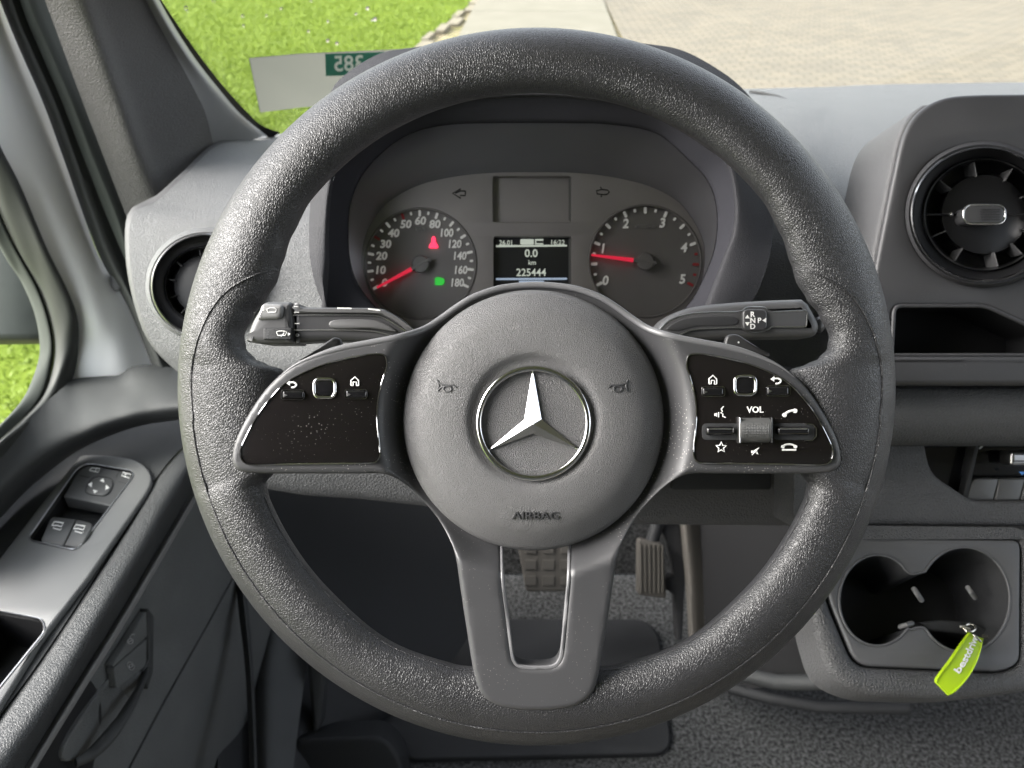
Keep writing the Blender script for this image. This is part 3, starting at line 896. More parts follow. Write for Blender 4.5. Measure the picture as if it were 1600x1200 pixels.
zh = lambda u, v: -0.014 * math.exp(-(((u - 175) / 26) ** 2 + ((v - 1110) / 50) ** 2))
plate('handle_bowl', DF, cr([(226, 1052), (206, 1098), (180, 1140), (150, 1172), (106, 1190), (100, 1170), (130, 1120), (170, 1062), (200, 1052)], 5), -0.006, 0.003, 0.002, zf=zh, grid=8, m='doorlow', parent=door)

# door mirror outside
dm = thing('door_mirror', 'dark exterior mirror housing seen through the side window', 'mirror', W(-30, 520, 1.12))
FM = FrD(1.16)
zq = lambda u, v: 0.05 * math.sqrt(max(0, 1 - min(1, ((u + 60) / 150) ** 2)))
plate('housing', FM, rpoly([(-260, 300), (40, 330), (72, 470), (66, 531), (-260, 536)], [20, 30, 20, 6, 20], 6), -0.10, 0.0, 0.010, zf=zq, grid=20, m='mirror_shell', parent=dm)
plate('bracket', FrD(1.2), [(-190, 532), (-130, 532), (-150, 640), (-230, 640)], -0.05, 0.0, 0.006, m='mirror_shell', parent=dm)

# ================================================================== CAB SHELL (roof and walls round the driver, they shade the cab)
def slab_box(name, x0, x1, y0, y1, z0, z1, m):
    V = [Vector((x, y, z)) for z in (z0, z1) for y in (y0, y1) for x in (x0, x1)]
    o = mk(name, V, [(0, 1, 3, 2), (4, 6, 7, 5), (0, 4, 5, 1), (2, 3, 7, 6), (0, 2, 6, 4), (1, 5, 7, 3)], m, None, smooth=False)
    o['kind'] = 'structure'
    return o
slab_box('roof_lining', -.66, 1.52, -.75, .88, 2.46, 2.50, 'lining')
slab_box('rear_wall', -.66, 1.52, -.79, -.75, .70, 2.50, 'darkwall')
slab_box('side_wall_right', 1.48, 1.52, -.75, 1.3, .70, 1.5, 'darkwall')
slab_box('side_wall_left', -.66, -.62, -.75, -.28, .70, 2.46, 'darkwall')

# ================================================================== DASHBOARD
dash = thing('dashboard', 'grey moulded dashboard stretching under the windscreen', 'dashboard', W(838, 700, .8))
rows = [
    [(395, 214, 1.16), (470, 205, 1.19), (838, 152, 1.27), (1170, 139, 1.28), (1300, 135.5, 1.28), (1433, 131, 1.28), (2100, 122, 1.27)],
    [(372, 219, 1.07), (470, 222, 1.09), (838, 172, 1.12), (1180, 155, 1.14), (1300, 155, 1.14), (1433, 152, 1.14), (2100, 148, 1.14)],
    [(335, 230, .99), (460, 245, .97), (838, 220, .97), (1200, 185, .98), (1300, 190, .97), (1433, 190, .97), (2100, 190, .97)],
    [(290, 273, .90), (450, 290, .87), (838, 290, .87), (1215, 240, .86), (1300, 245, .845), (1433, 245, .84), (2100, 245, .84)],
    [(245, 314, .84), (448, 335, .81), (838, 360, .80), (1222, 300, .79), (1305, 300, .77), (1433, 300, .76), (2100, 300, .76)],
    [(207, 336, .81), (445, 385, .785), (838, 420, .775), (1226, 370, .76), (1310, 370, .74), (1433, 370, .73), (2100, 370, .73)],
    [(203, 405, .79), (445, 450, .775), (838, 480, .765), (1228, 440, .75), (1312, 440, .73), (1433, 440, .72), (2100, 440, .72)],
    [(216, 478, .785), (445, 515, .77), (838, 530, .76), (1228, 510, .745), (1312, 520, .73), (1433, 520, .72), (2100, 520, .72)],
    [(240, 540, .79), (430, 560, .77), (838, 580, .76), (1228, 575, .745), (1312, 590, .73), (1433, 590, .72), (2100, 590, .72)],
    [(280, 582, .80), (430, 600, .78), (838, 620, .77), (1228, 620, .755), (1312, 640, .74), (1433, 640, .73), (2100, 640, .73)],
]
def cutvent(u, v): return ((u - 322) / 80) ** 2 + ((v - 446) / 78) ** 2 < 1
def cutclu(u, v): return ((u - 832) / 270) ** 2 + ((v - 390) / 170) ** 2 < 1
loft('dash_pad', [Wl(r) for r in rows], 150, 8, 'dash', dash, drop=lambda u, v: cutvent(u, v) or cutclu(u, v))
endc = [W(*r[0]) for r in rows]
loft('end_cap', [endc, [p + Vector((-.012, .02, -.004)) for p in endc], [p + Vector((-.016, .10, -.02)) for p in endc]], 60, 4, 'panel', dash)
# slit by the hood (speaker/vent line)
tube('dash_slit', [W(1172, 143, 1.205), W(1192, 145.5, 1.19), W(1212, 150, 1.17), W(1232, 157.5, 1.135)], 0.0022, 6, 'dark_print', dash)
# hood over the instruments
lip = [(508, 500), (514, 420), (514, 360), (518, 300), (527, 266), (560, 238), (611, 206), (660, 181), (707, 163), (770, 154), (838, 151), (900, 154), (960, 163), (1010, 178), (1060, 204), (1100, 230), (1136, 258), (1147, 310), (1145, 360), (1130, 402), (1100, 480)]
lipb = [(500, 500), (508, 420), (508, 360), (512, 298), (522, 262), (556, 232), (608, 200), (658, 174), (706, 155), (770, 146), (838, 143), (900, 146), (961, 155), (1012, 170), (1063, 196), (1105, 224), (1141, 254), (1153, 308), (1151, 360), (1136, 404), (1106, 484)]
sil = [(532, 508), (506, 478), (489, 430), (483, 385), (484, 330), (490, 262), (498, 205), (516, 145), (540, 116), (590, 85), (640, 75), (740, 64), (838, 60), (940, 63), (1014, 69), (1067, 79), (1120, 107), (1160, 138), (1190, 180), (1204, 240), (1209, 300), (1207, 365), (1199, 415), (1176, 470), (1140, 508)]
bas = [(u + 10, v) if u < 560 and v > 160 else ((u - 10, v) if u > 1140 and v > 160 else (u, v + 42)) for u, v in sil]
def dl(l, d): return [W(u, v, d) for u, v in l]
def dlv(l, d0, d1):        # sides nearer, top deeper
    return [W(u, v, d1 + (d0 - d1) * max(0, min(1, (v - 60) / 360))) for u, v in l]
mid_ = [(a * .5 + c * .5, b * .5 + d * .5) for (a, b), (c, d) in zip(lipb, [tuple(p)[:2] for p in resample([Vector((u, v, 0)) for u, v in sil], len(lipb))])]
loft('hood_front_shaded', [dl(lip, .622), dl(lipb, .615), dlv(mid_, .614, .645), dlv(sil, .617, .69)], 130, 6, 'hood_front_shaded', dash)
loft('instrument_hood', [dlv(sil, .617, .69), dlv([(u + (1.5 if u < 838 else -1.5), v + (1 if v < 160 else 0)) for u, v in sil], .630, .72), dlv([(u + (4 if u < 838 else -4), v + (12 if v < 160 else 0)) for u, v in sil], .68, .79), dlv(bas, .79, .90)], 130, 6, 'hood_skin_skylit', dash)
# steering column shroud behind the wheel
lathe('column_shroud', FrD(0.70), 836, 640, [(190, -0.05), (180, 0.03), (172, 0.12), (165, 0.19), (150, 0.215), (60, 0.22)], 48, 'panel', dash)
# lower dash
zl = lambda u, v: -0.03 * sstep((v - 700) / 130)
lo_out = [(330, 590), (2050, 556), (2050, 824), (1230, 824), (1010, 822), (840, 815), (690, 796), (560, 782), (470, 776), (400, 764), (350, 735), (330, 690)]
plate('lower_panel', FrD(0.735), lo_out, -0.06, 0.0, 0.010, zf=zl, grid=24, m='lower', parent=dash, steps=4)
plate('socket_recess', FrD(0.735), rrect(1050, 738, 1205, 766, 5), -0.012, -0.004, 0.001, m='darkplastic', parent=dash)

# ------------------------------------------------------------------ round vents
def vent(name, label, d, cx, cy, rx, ell, spokes, parent_bezel, knob=True, inner=0.80):
    fr = FrD(d)
    t = thing(name, label, 'air vent', fr(cx, cy, -0.03), 'round air vents')
    lathe('bezel', fr, cx, cy, [(rx * 1.10, -0.030), (rx * 1.06, -0.004), (rx * 1.01, 0.003), (rx * 0.985, 0.002), (rx * .975, -0.004)], 96, parent_bezel, t, ell, cap=False)
    lathe('chrome_ring', fr, cx, cy, [(rx * .985, -0.004), (rx * .985, 0.0035), (rx * .965, 0.005), (rx * .945, 0.0035), (rx * .935, -0.002)], 96, 'chrome' if knob else 'satin_chrome', t, ell, cap=False)
    lathe('outer_bowl', fr, cx, cy, [(rx * .945, 0.001), (rx * .90, -0.003), (rx * (inner + .03), -0.009), (rx * inner, -0.008), (rx * (inner - .02), -0.014)], 96, 'vent_black', t, ell, cap=False)
    lathe('inner_ring', fr, cx, cy, [(rx * (inner + .012), -0.0088), (rx * inner, -0.0066), (rx * (inner - .012), -0.0088)], 96, 'satin_chrome', t, ell, cap=False)
    lathe('back_plate', fr, cx, cy, [(rx * (inner + .01), -0.012), (rx * inner * .95, -0.026), (rx * .2, -0.028)], 64, 'vent_black', t, ell)
    for a in spokes:
        ca, sa = math.cos(math.radians(a)), -math.sin(math.radians(a))
        r0_, r1_ = rx * .56, rx * (inner - .03)
        pts = []
        for r_ in (r0_, r1_):
            for s in (-1, 1):
                pts.append((cx + r_ * ca - s * sa * .8, cy + (r_ * sa) * ell + s * ca * .8))
        q = [pts[0], pts[1], pts[3], pts[2]]
        plate('vane', fr, q, -0.026, -0.011, 0.0004, m='stalk_cap', parent=t, steps=1)
    lathe('centre_dish', fr, cx, cy, [(rx * .60, -0.026), (rx * .57, -0.0145), (rx * .45, -0.0125), (rx * .1, -0.0105)], 64, 'vent_black', t, ell)
    if knob:
        x0, x1 = cx - rx * .27, cx + rx * .27
        k = plate('slider_knob', fr, rrect(x0, cy - rx * .115, x1, cy + rx * .115, rx * .13, 7), -0.012, 0.0015, 0.0012, m='stalk', parent=t)
        tube('knob_rim', [fr(u, v, 0.0006) for u, v in rrect(x0 - 1, cy - rx * .125, x1 + 1, cy + rx * .125, rx * .12, 7)], 0.0009, 8, 'chrome', k, closed=True)
        studs = []
        for i in range(9):
            for j in range(5):
                uu, vv = cx - 5 + i * 3.6, cy - 8 + j * 4
                studs.append([(uu - 1, vv - 1), (uu + 1, vv - 1), (uu + 1, vv + 1), (uu - 1, vv + 1)])
        polys('knob_grip', fr, studs, 0.0022, 'dark_print', k, 0.0008)
        for sx_ in (-1, 1):
            tube('cross_bar', [fr(cx + sx_ * rx * .33, cy, -0.010), fr(cx + sx_ * rx * .78, cy, -0.010)], 0.0009, 6, 'vent_black', t)
        lathe('pivot', fr, cx - rx * .44, cy - .5, [(4.2, -0.010), (3.6, -0.007), (1.5, -0.006)], 16, 'chrome', t)
    return t
vent('air_vent', 'large round chrome ringed air vent in the centre console', .617, 1538, 335, 117, .925, [-76, -48, -22, 26, 60, 100, 140, 205, 240], 'soft')
vent('air_vent', 'round dark air vent at the left end behind the wheel rim', .772, 322, 446, 88, .94, [-160, -130, -100, -60, -25, 20, 60, 100, 140, 170, 200], 'dash', knob=False, inner=.72)

# ------------------------------------------------------------------ centre console
con = thing('centre_console', 'dark centre console housing right of the wheel', 'console', W(1500, 600, .66))
FC = FrD(.62)
co_out = cr([(1366, 411 + 30), (1370, 411), (1383, 345), (1397, 277), (1413, 211), (1438, 173), (1480, 151), (1540, 146)], 5, False) + [(2050, 141), (2050, 577), (1352, 577), (1356, 500)]
slot = rpoly([(1393, 555), (1397, 478), (1539, 478), (1640, 524), (1640, 555)], [4, 12, 14, 8, 4], 6)
vh = circ(1538, 335, 120, 64, 111)
plate('face', FC, co_out, -0.004, 0.0, 0.0035, holes=[vh, slot], m='soft', parent=con)
V = []; Fc = []
co2 = [p for p in co_out]
back_o = [FC(u, v, -0.0035, 0.0) for u, v in co2]
nb = len(co2)
plate('side_wall', FrD(.628), [(u - 9 if u < 1700 else u, v + (4 if v < 160 else 0)) for u, v in co_out], -0.085, -0.002, 0.004, holes=[circ(1538, 335, 118, 64, 109), rpoly([(1391, 557), (1395, 476), (1540, 476), (1642, 523), (1642, 557)], [4, 12, 14, 8, 4], 6)], m='panel', parent=con)
# slot: rim, box
tube('slot_rim', [FC(u, v, 0.0002) for u, v in slot], 0.0016, 8, 'soft', con, closed=True)
ns_ = len(slot)
V = [FC(u, v, 0.0, 0) for u, v in slot] + [FC(u, v, -0.055, 0) for u, v in slot]
mk('slot_box', V, [(i, (i + 1) % ns_, ns_ + (i + 1) % ns_, ns_ + i) for i in range(ns_)] + [tuple(range(ns_, 2 * ns_))], 'slot_black', con)
plate('ledge', FrD(.612), rrect(1330, 557, 2050, 603, 4), -0.02, 0.0, 0.005, m='soft', parent=con)
zk = lambda u, v: -0.012 * ((v - 640) / 50) ** 2
plate('padded_panel', FrD(.630), rrect(1300, 600, 2050, 697, 8), -0.03, 0.0, 0.006, zf=zk, grid=16, m='lower', parent=con)
plate('lower_face', FrD(.668), [(1240, 690), (2050, 690), (2050, 823), (1240, 823)], -0.05, 0.0, 0.004, holes=[rpoly([(1446, 693), (1758, 693), (1758, 785), (1522, 784), (1455, 740)], [4, 4, 4, 14, 30], 5)], m='lower', parent=con)
cl = thing('climate_panel', 'glossy black climate control with chrome knob at right edge', 'climate control', W(1560, 740, .69))
plate('backing', FrD(.69), [(1430, 680), (2050, 680), (2050, 800), (1430, 800)], -0.02, 0.0, 0.002, m='gloss_clean', parent=cl)
plate('wing', FrD(.676), rpoly([(1524, 697), (1530, 697), (1512, 782), (1506, 776)], 2, 3), -0.01, 0.0, 0.001, m='darkplastic', parent=cl)
for i, (a, b) in enumerate(((1512, 1556), (1557.5, 1597), (1598.5, 1640))):
    plate('climate_button', FrD(.676), rpoly([(a + (10 if i == 0 else 5), 748), (b + 5, 748), (b - 4, 782), (a - 3, 782)], [10 if i == 0 else 2, 2, 2, 3], 4), -0.01, 0.0, 0.0012, m='button', parent=cl)
FK = FrD(.672)
V = []; Fc = []
prof = [(0, .0), (0.004, .0065), (0.010, .0085)]
kb = plate('knob', FK, rrect(1580, 706, 1700, 728, 5), -0.01, 0.006, 0.003, m='satin_chrome', parent=cl)
strokes('knob_groove', FK, [([(1583, 720.5), (1690, 720.5)], False)], 1.6, 0.0063, 'dark_print', kb)
polys('blue_arrow', FK, [[(1592, 737), (1603, 737), (1597.5, 742.5)]], 0.0, 'blue', cl)
strokes('scratch_mark', FK, [([(1530, 701), (1535, 697)], False)], 3.0, 0.001, 'grey_print', cl)

# ------------------------------------------------------------------ cup holder
FU = Fr3((1440, 822, .66), (1440, 1090, .60), (1600, 950, .63))
cup = thing('cup_holder', 'dark grey double cup holder tray at lower right', 'cup holder', FU(1450, 1085, -.1))
out_b = rpoly([(1252, 826), (1270, 969), (1298, 1060), (1360, 1088), (1500, 1092), (1620, 1078), (1760, 1050), (1760, 824)], [6, 40, 40, 50, 40, 40, 20, 4], 7)
in_p = rpoly([(1300, 838), (1290, 925), (1338, 1040), (1568, 1050), (1595, 1036), (1596, 842)], [14, 30, 26, 22, 14, 16], 6)
lh = [(1371 + 60 * math.cos(math.radians(a)), 938 + 71 * math.sin(math.radians(a))) for a in range(38, 318, 8)]
rh = [(1506 + 72 * math.cos(math.radians(a)), 937 + 82 * math.sin(math.radians(a))) for a in range(-148, 142, 8)]
fig8 = lh + cr([(1415, 891), (1424, 897), (1433, 896), (1442, 894)], 3, False) + rh + cr([(1450, 988), (1443, 981), (1432, 981), (1424, 984)], 3, False)
plate('outer_shell', FU, out_b, -0.05, 0.0, 0.009, holes=[in_p], m='lower', parent=cup, steps=5)
plate('tray', FU, [((u - 1450) * .992 + 1450, (v - 943) * .992 + 943) for u, v in in_p], -0.02, -0.001, 0.0022, holes=[fig8], m='cupplastic', parent=cup)
nf = len(fig8)
f2 = [((u - 1440) * .93 + 1440, (v - 938) * .93 + 938) for u, v in fig8]
V = [FU(u, v, -0.002, 0) for u, v in fig8] + [FU(u, v, -0.075, 0) for u, v in f2]
mk('cup_well', V, [(i, (i + 1) % nf, nf + (i + 1) % nf, nf + i) for i in range(nf)] + [tuple(range(nf, 2 * nf))], 'darkplastic', cup)
tube('well_rim', [FU(u, v, -0.0015) for u, v in fig8], 0.0011, 8, 'cupplastic', cup, closed=True)
for a, b, c, d, m_ in ((1428, 920, 1440, 938, 'strip'), (1512, 918, 1524, 934, 'strip'), (1406, 980, 1425, 974, 'strip')):
    tube('clip', [FU(a, b, -0.022), FU((a + c) / 2, (b + d) / 2, -0.016), FU(c, d, -0.022)], 0.0022, 8, m_, cup)
plate('divider', FU, [(1436, 972), (1470, 968), (1520, 972), (1566, 994), (1560, 1004), (1500, 990), (1450, 985)], -0.06, -0.024, 0.002, m='darkplastic', parent=cup)

# key tag
kt = thing('key_tag', 'lime green plastic key tag hanging over the cup holder edge', 'key tag', FU(1497, 1030, 0.004))
cl_ = [(1523, 994, .000, 12.5), (1519, 1003, .005, 15), (1513, 1016, .010, 18), (1506, 1030, .013, 20), (1496, 1046, .014, 21), (1484, 1061, .014, 20.5), (1474, 1072, .013, 18.5), (1470, 1076, .0125, 15)]
cs = cr(cl_, 6, False)
def strap(u, v, h, wd, s, tk):
    return None
V = []; Fc = []
nseg = len(cs)
for i, (u, v, h, wd) in enumerate(cs):
    a = cs[max(i - 1, 0)]; b = cs[min(i + 1, nseg - 1)]
    t = Vector((b[0] - a[0], b[1] - a[1])).normalized(); nn = Vector((-t.y, t.x))
    for s, tk in ((-1, 0.0012), (-.93, 0.003), (-.86, 0.0032), (-.80, 0.0022), (.80, 0.0022), (.86, 0.0032), (.93, 0.003), (1, 0.0012), (1, 0), (-1, 0)):
        V.append(FU(u + nn.x * wd * s * .98, v + nn.y * wd * s * .98, h + tk, h))
for i in range(nseg - 1):
    for k in range(10):
        Fc.append((i * 10 + k, i * 10 + (k + 1) % 10, (i + 1) * 10 + (k + 1) % 10, (i + 1) * 10 + k))
Fc += [tuple(range(10)), tuple((nseg - 1) * 10 + k for k in range(10))]
strap_o = mk('strap', V, Fc, 'lime', kt, 30)
def on_strap(x, y, z):     # x along the strap from its free end, y across
    s = max(0, min(nseg - 1.001, (nseg - 1) * (0.33 - x / 95)))
    i = int(s); f = s - i
    u, v, h, wd = (cs[i][k] * (1 - f) + cs[i + 1][k] * f for k in range(4))
    t = Vector((cs[i + 1][0] - cs[i][0], cs[i + 1][1] - cs[i][1])).normalized(); nn = Vector((-t.y, t.x))
    return FU(u + nn.x * (y + 1), v + nn.y * (y + 1), h + 0.0030 + z, h)
text('lettering', 'bestdrive', None, 0, 0, 15.5, 0, 'white', strap_o, ext=0.0005, bold=0.02, sx=.95, fn=on_strap)
tube('ring', [FU(1515 + 9 * math.cos(a * .5236), 981 + 6 * math.sin(a * .5236), -.001 + .004 * math.sin(a * .5236)) for a in range(12)], 0.0011, 8, 'steel', kt, closed=True)
tube('clasp', [FU(1500, 979, -.002), FU(1508, 980, .0), FU(1515, 984, .001)], 0.0018, 8, 'steel', kt)
tube('beaded_edge', [FU(1521, 992, .004), FU(1526, 997, .005), FU(1532, 1003, .005)], 0.0013, 8, 'steel', kt)
tube('key_blade', [FU(1534, 994, -.012), FU(1559, 998.5, -.012)], 0.0014, 6, 'steel', kt, flat=.4)

# ================================================================== INSTRUMENT CLUSTER
FI = FrD(.68)
ic = thing('instrument_cluster', 'instrument cluster with two round dials and centre display under hood', 'instrument cluster', FI(832, 500, -.02))
o4 = [(541, 365), (545, 315), (567, 267), (611, 223), (655, 201), (707, 192), (770, 190), (830, 189.5), (890, 190), (952, 192), (1027, 206), (1079, 249), (1110, 284), (1123, 328), (1120, 385), (1101, 437), (1075, 480), (1020, 525), (832, 545), (640, 525), (594, 490), (560, 450), (545, 411)]
o5 = [(566, 412), (570, 372), (588, 336), (611, 312), (655, 289), (712, 275.5), (769, 270), (832, 269), (897, 270), (950, 275.5), (1010, 289), (1056, 312), (1082, 342), (1098, 375), (1101, 412), (1090, 455), (1060, 490), (1020, 510), (832, 530), (640, 510), (603, 490), (577, 455)]
def angsample(pts, cx, cy, n):
    P = cr(pts, 8); P.append(P[0]); out = []
    for i in range(n):
        a = 2 * math.pi * i / n; ca, sa = math.cos(a), math.sin(a); best = None
        for p, q in zip(P, P[1:]):
            x1, y1, x2, y2 = p[0] - cx, p[1] - cy, q[0] - cx, q[1] - cy
            dx, dy = x2 - x1, y2 - y1
            den = ca * dy - sa * dx
            if abs(den) < 1e-9: continue
            r_ = (x1 * dy - y1 * dx) / den
            s = (x1 * sa - y1 * ca) / den
            if r_ > 0 and -1e-6 <= s <= 1 + 1e-6: best = r_ if best is None else max(best, r_)
        out.append((cx + best * ca, cy + best * sa))
    return out
A4 = angsample(o4, 832, 400, 160); A5 = angsample(o5, 832, 400, 160)
lipc = angsample(lip + [(1040, 560), (832, 580), (600, 560)], 832, 400, 160)
def ringloft(name, rings, m, parent):
    V = [p for r in rings for p in r]; n = len(rings[0]); Fc = []
    for k in range(len(rings) - 1):
        for i in range(n):
            Fc.append((k * n + i, k * n + (i + 1) % n, (k + 1) * n + (i + 1) % n, (k + 1) * n + i))
    return mk(name, V, Fc, m, parent, 30)
ringloft('hood_throat', [[W(u, v, .6225) for u, v in lipc], [FI(u * .12 + a * .88, v * .12 + b * .88, .046) for (u, v), (a, b) in zip(lipc, A4)], [FI(u, v, .043) for u, v in A4], [FI(u * .988 + 832 * .012, v * .988 + 400 * .012, .040) for u, v in A4]], 'hood', ic)
ringloft('bowl', [[FI(u * .988 + 832 * .012, v * .988 + 400 * .012, .040) for u, v in A4], [FI(a * .25 + c * .75, b * .25 + d * .75, .014) for (a, b), (c, d) in zip(A4, A5)], [FI(u, v, .0) for u, v in A5]], 'cluster', ic)
disp_hole = rrect(771, 369, 893, 462, 4)
blank_hole = rrect(770, 275, 893, 347.5, 4)
dial1 = circ(657, 412, 88, 72); dial2 = circ(1008, 408, 89, 72)
plate('dial_panel', FI, [(u, v) for u, v in A5], -0.006, 0.0006, 0.0004, holes=[disp_hole, blank_hole, circ(657, 412, 86.5, 72), circ(1008, 408, 87.5, 72)], m='dialpanel', parent=ic)
plate('lens', FI, [(u, v) for u, v in A4], 0.0402, 0.0412, 0.0002, m='lens', parent=ic)
def strip_rect(name, x0, y0, x1, y1, dep, m):
    p = rrect(x0, y0, x1, y1, 4); n_ = len(p)
    V = [FI(u, v, 0.0004, 0) for u, v in p] + [FI(u, v, -dep, 0) for u, v in p]
    return mk(name, V, [(i, (i + 1) % n_, n_ + (i + 1) % n_, n_ + i) for i in range(n_)] + [tuple(range(n_, 2 * n_))], m, ic)
strip_rect('blank_window', 770, 275, 893, 347.5, .006, 'dialpanel')
dsp = strip_rect('display', 771, 369, 893, 462, .006, 'screen')
for x in (893,):
    polys('window_bevel', FI, [[(888.5, 279), (892, 277), (892, 346), (888.5, 344)]], 0.0002, 'strip', ic)
    polys('window_bevel', FI, [[(888.5, 373), (892, 371), (892, 460), (888.5, 460)]], 0.0002, 'strip', ic)
FS = Fr(FI.o - FI.n * .0055, FI.n)
polys('status_bar', FS, [[(775, 383), (886, 382.5), (886, 385), (775, 386)]], .0004, 'lcd', dsp)
text('date_text', '26.01', FS, 790, 379, 10.5, .0004, 'lcd', dsp, sx=.95, bold=.01)
text('clock_text', '16:22', FS, 872, 378.5, 10.5, .0004, 'lcd', dsp, sx=1.0, bold=.01)
polys('status_icon', FS, [rrect(813, 373.5, 834, 382, 1.5, 2)], .0004, 'lcd', dsp)
polys('status_icon', FS, [[(836, 373.5), (849, 373.5), (849, 376), (838, 376), (838, 380), (849, 380), (849, 382), (836, 382)], [(838.5, 373.5), (849, 373.5), (849, 375), (838.5, 375)]], .0006, 'lcd', dsp)
text('trip_text', '0.0', FS, 830, 395.5, 17, .0004, 'lcd', dsp, bold=.015, sx=1.0)
text('unit_text', 'km', FS, 831.5, 410, 10.5, .0004, 'lcd', dsp, bold=.01, sx=.95)
text('odometer_text', '225444', FS, 830, 425.5, 16.5, .0004, 'lcd', dsp, bold=.01, sx=.95)
polys('blue_line', FS, [[(775, 434.5), (886, 434), (886, 437), (775, 437.5)]], .0004, 'lcd_blue', dsp)
polys('blue_line', FS, [[(811, 438.5), (850, 438.5), (850, 444), (811, 444)]], .0004, 'lcd_blue', dsp)
strokes('turn_arrow', FI, [([(720, 295), (707, 302), (720, 310)], False), ([(711, 302), (719, 298.5), (727, 298.5)], False), ([(719, 305.5), (727, 305.5), (727, 298.5)], False)], 2.2, 0.0009, 'dark_print', ic)
strokes('turn_arrow', FI, [([(938, 292), (940, 296), (932, 298), (933, 303), (940, 304), (939, 308)], False), ([(940, 296), (949, 297), (952, 300), (948, 304), (940, 304)], False)], 2.0, 0.0009, 'dark_print', ic)

def dial(name, cx, cy, R):
    t = lathe(name, FI, cx, cy, [(R * 1.03, .0004), (R * 1.015, .0018), (R * .995, .0018), (R * .985, -.0035), (R * .5, -.0038)], 96, 'dialface', ic)
    return t
FD = Fr(FI.o - FI.n * .0036, FI.n)
def tick(cx, cy, a, r0, r1, wd, m, parent):
    ca, sa = math.cos(math.radians(a)), -math.sin(math.radians(a))
    p = [(cx + r0 * ca - sa * wd, cy + r0 * sa + ca * wd), (cx + r1 * ca - sa * wd, cy + r1 * sa + ca * wd),
         (cx + r1 * ca + sa * wd, cy + r1 * sa - ca * wd), (cx + r0 * ca + sa * wd, cy + r0 * sa - ca * wd)]
    polys('tick_mark', FD, [rpoly(p, wd * .9, 3)], .0010, m, parent, .0008)
speedo = dial('speedometer', 657, 412, 86)
for k in range(25):
    a = 208 - k * 9.75
    big = k % 2 == 0
    tick(657, 412, a, 74 if big else 77, 84 if big else 82.5, 2.0 if big else 1.7, 'red_tick' if k in (6, 10) else 'dial_white', speedo)
for s_, u, v in (('0', 601, 441.5), ('10', 595, 421.6), ('20', 596, 399.6), ('30', 602.5, 381), ('40', 615, 364), ('50', 634, 350), ('60', 657, 344.5), ('80', 679.5, 350), ('100', 698.5, 363.5), ('120', 711, 381), ('140', 719, 399.5), ('160', 720.5, 421.5), ('180', 715, 441.5)):
    text('numeral', s_, FD, u, v, 17.0, .0010, 'dial_white', speedo, ext=.0007, bold=.03, shear=.12, sx=1.02 if len(s_) < 3 else .86)
text('unit_label', 'km/h', FD, 657, 358, 8, .0008, 'grey_print', speedo, bold=.01)
bell = cr([(677.5, 369), (680.5, 372), (681, 378), (684, 383), (684.5, 387), (680, 388), (677.5, 387.5), (675, 388), (670.5, 387), (671, 383), (674, 378), (674.5, 372)], 3)
polys('seatbelt_lamp', FD, [bell], .0010, 'red_lamp', speedo)
polys('headlamp_lamp', FD, [cr([(681, 434), (688, 433.5), (693.5, 436), (694.5, 440), (692, 445), (686, 445.5), (681, 445)], 3)], .0010, 'green_lamp', speedo)
strokes('lamp_rays', FD, [([(678.5, 436), (683, 436)], False), ([(678.5, 440), (683, 440)], False), ([(678.5, 444), (683, 444)], False)], 1.6, .0010, 'green_lamp', speedo)
def needle(name, cx, cy, tx, ty, r0, parent, hubm):
    d = Vector((tx - cx, ty - cy)); l = d.length; d.normalize(); nn = Vector((-d.y, d.x))
    p = [(cx + d.x * r0 + nn.x * 3.2, cy + d.y * r0 + nn.y * 3.2), (tx + nn.x * 1.4, ty + nn.y * 1.4), (tx - nn.x * 1.4, ty - nn.y * 1.4), (cx + d.x * r0 - nn.x * 3.2, cy + d.y * r0 - nn.y * 3.2)]
    nd = plate(name, FD, p, 0.004, 0.0062, 0.0006, m='red', parent=parent)
    q = [(cx + d.x * (r0 + 2) + nn.x * 3.4, cy + d.y * (r0 + 2) + nn.y * 3.4), (cx + d.x * (r0 + 2) - nn.x * 3.4, cy + d.y * (r0 + 2) - nn.y * 3.4), (cx - d.x * 17 - nn.x * 2.6, cy - d.y * 17 - nn.y * 2.6), (cx - d.x * 17 + nn.x * 2.6, cy - d.y * 17 + nn.y * 2.6)]
    plate('needle_tail', FD, q, 0.0035, 0.0074, 0.0008, m=hubm, parent=parent)
    lathe('needle_hub', FD, cx, cy, [(14, 0.0), (13.5, .006), (12, .0070), (4, .0073)], 40, hubm, parent)
needle('needle', 657, 412.5, 588.5, 449, 14, speedo, 'strip')
tach = dial('tachometer', 1008, 408, 87)
for k in range(21):
    a = 206.5 - k * 46.7 / 4
    big = k % 2 == 0
    tick(1008, 408, a, 74.5 if big else 78, 84.5 if big else 83, 2.2 if big else 1.9, 'red_tick' if k > 16 else 'dial_white', tach)
for s_, u, v in (('0', 946.4, 438), ('1', 942.5, 388), ('2', 977.5, 349), ('3', 1035.3, 348), ('4', 1069, 386.3), ('5', 1066.5, 436)):
    text('numeral', s_, FD, u, v, 20, .0010, 'dial_white', tach, ext=.0007, bold=.028, shear=.15, sx=.95)
text('unit_label', 'x1000/min', FD, 1007.6, 353.5, 8.5, .0008, 'grey_print', tach, bold=.01, sx=.9)
needle('needle', 1009, 408.5, 924.5, 398, 17, tach, 'dialface')

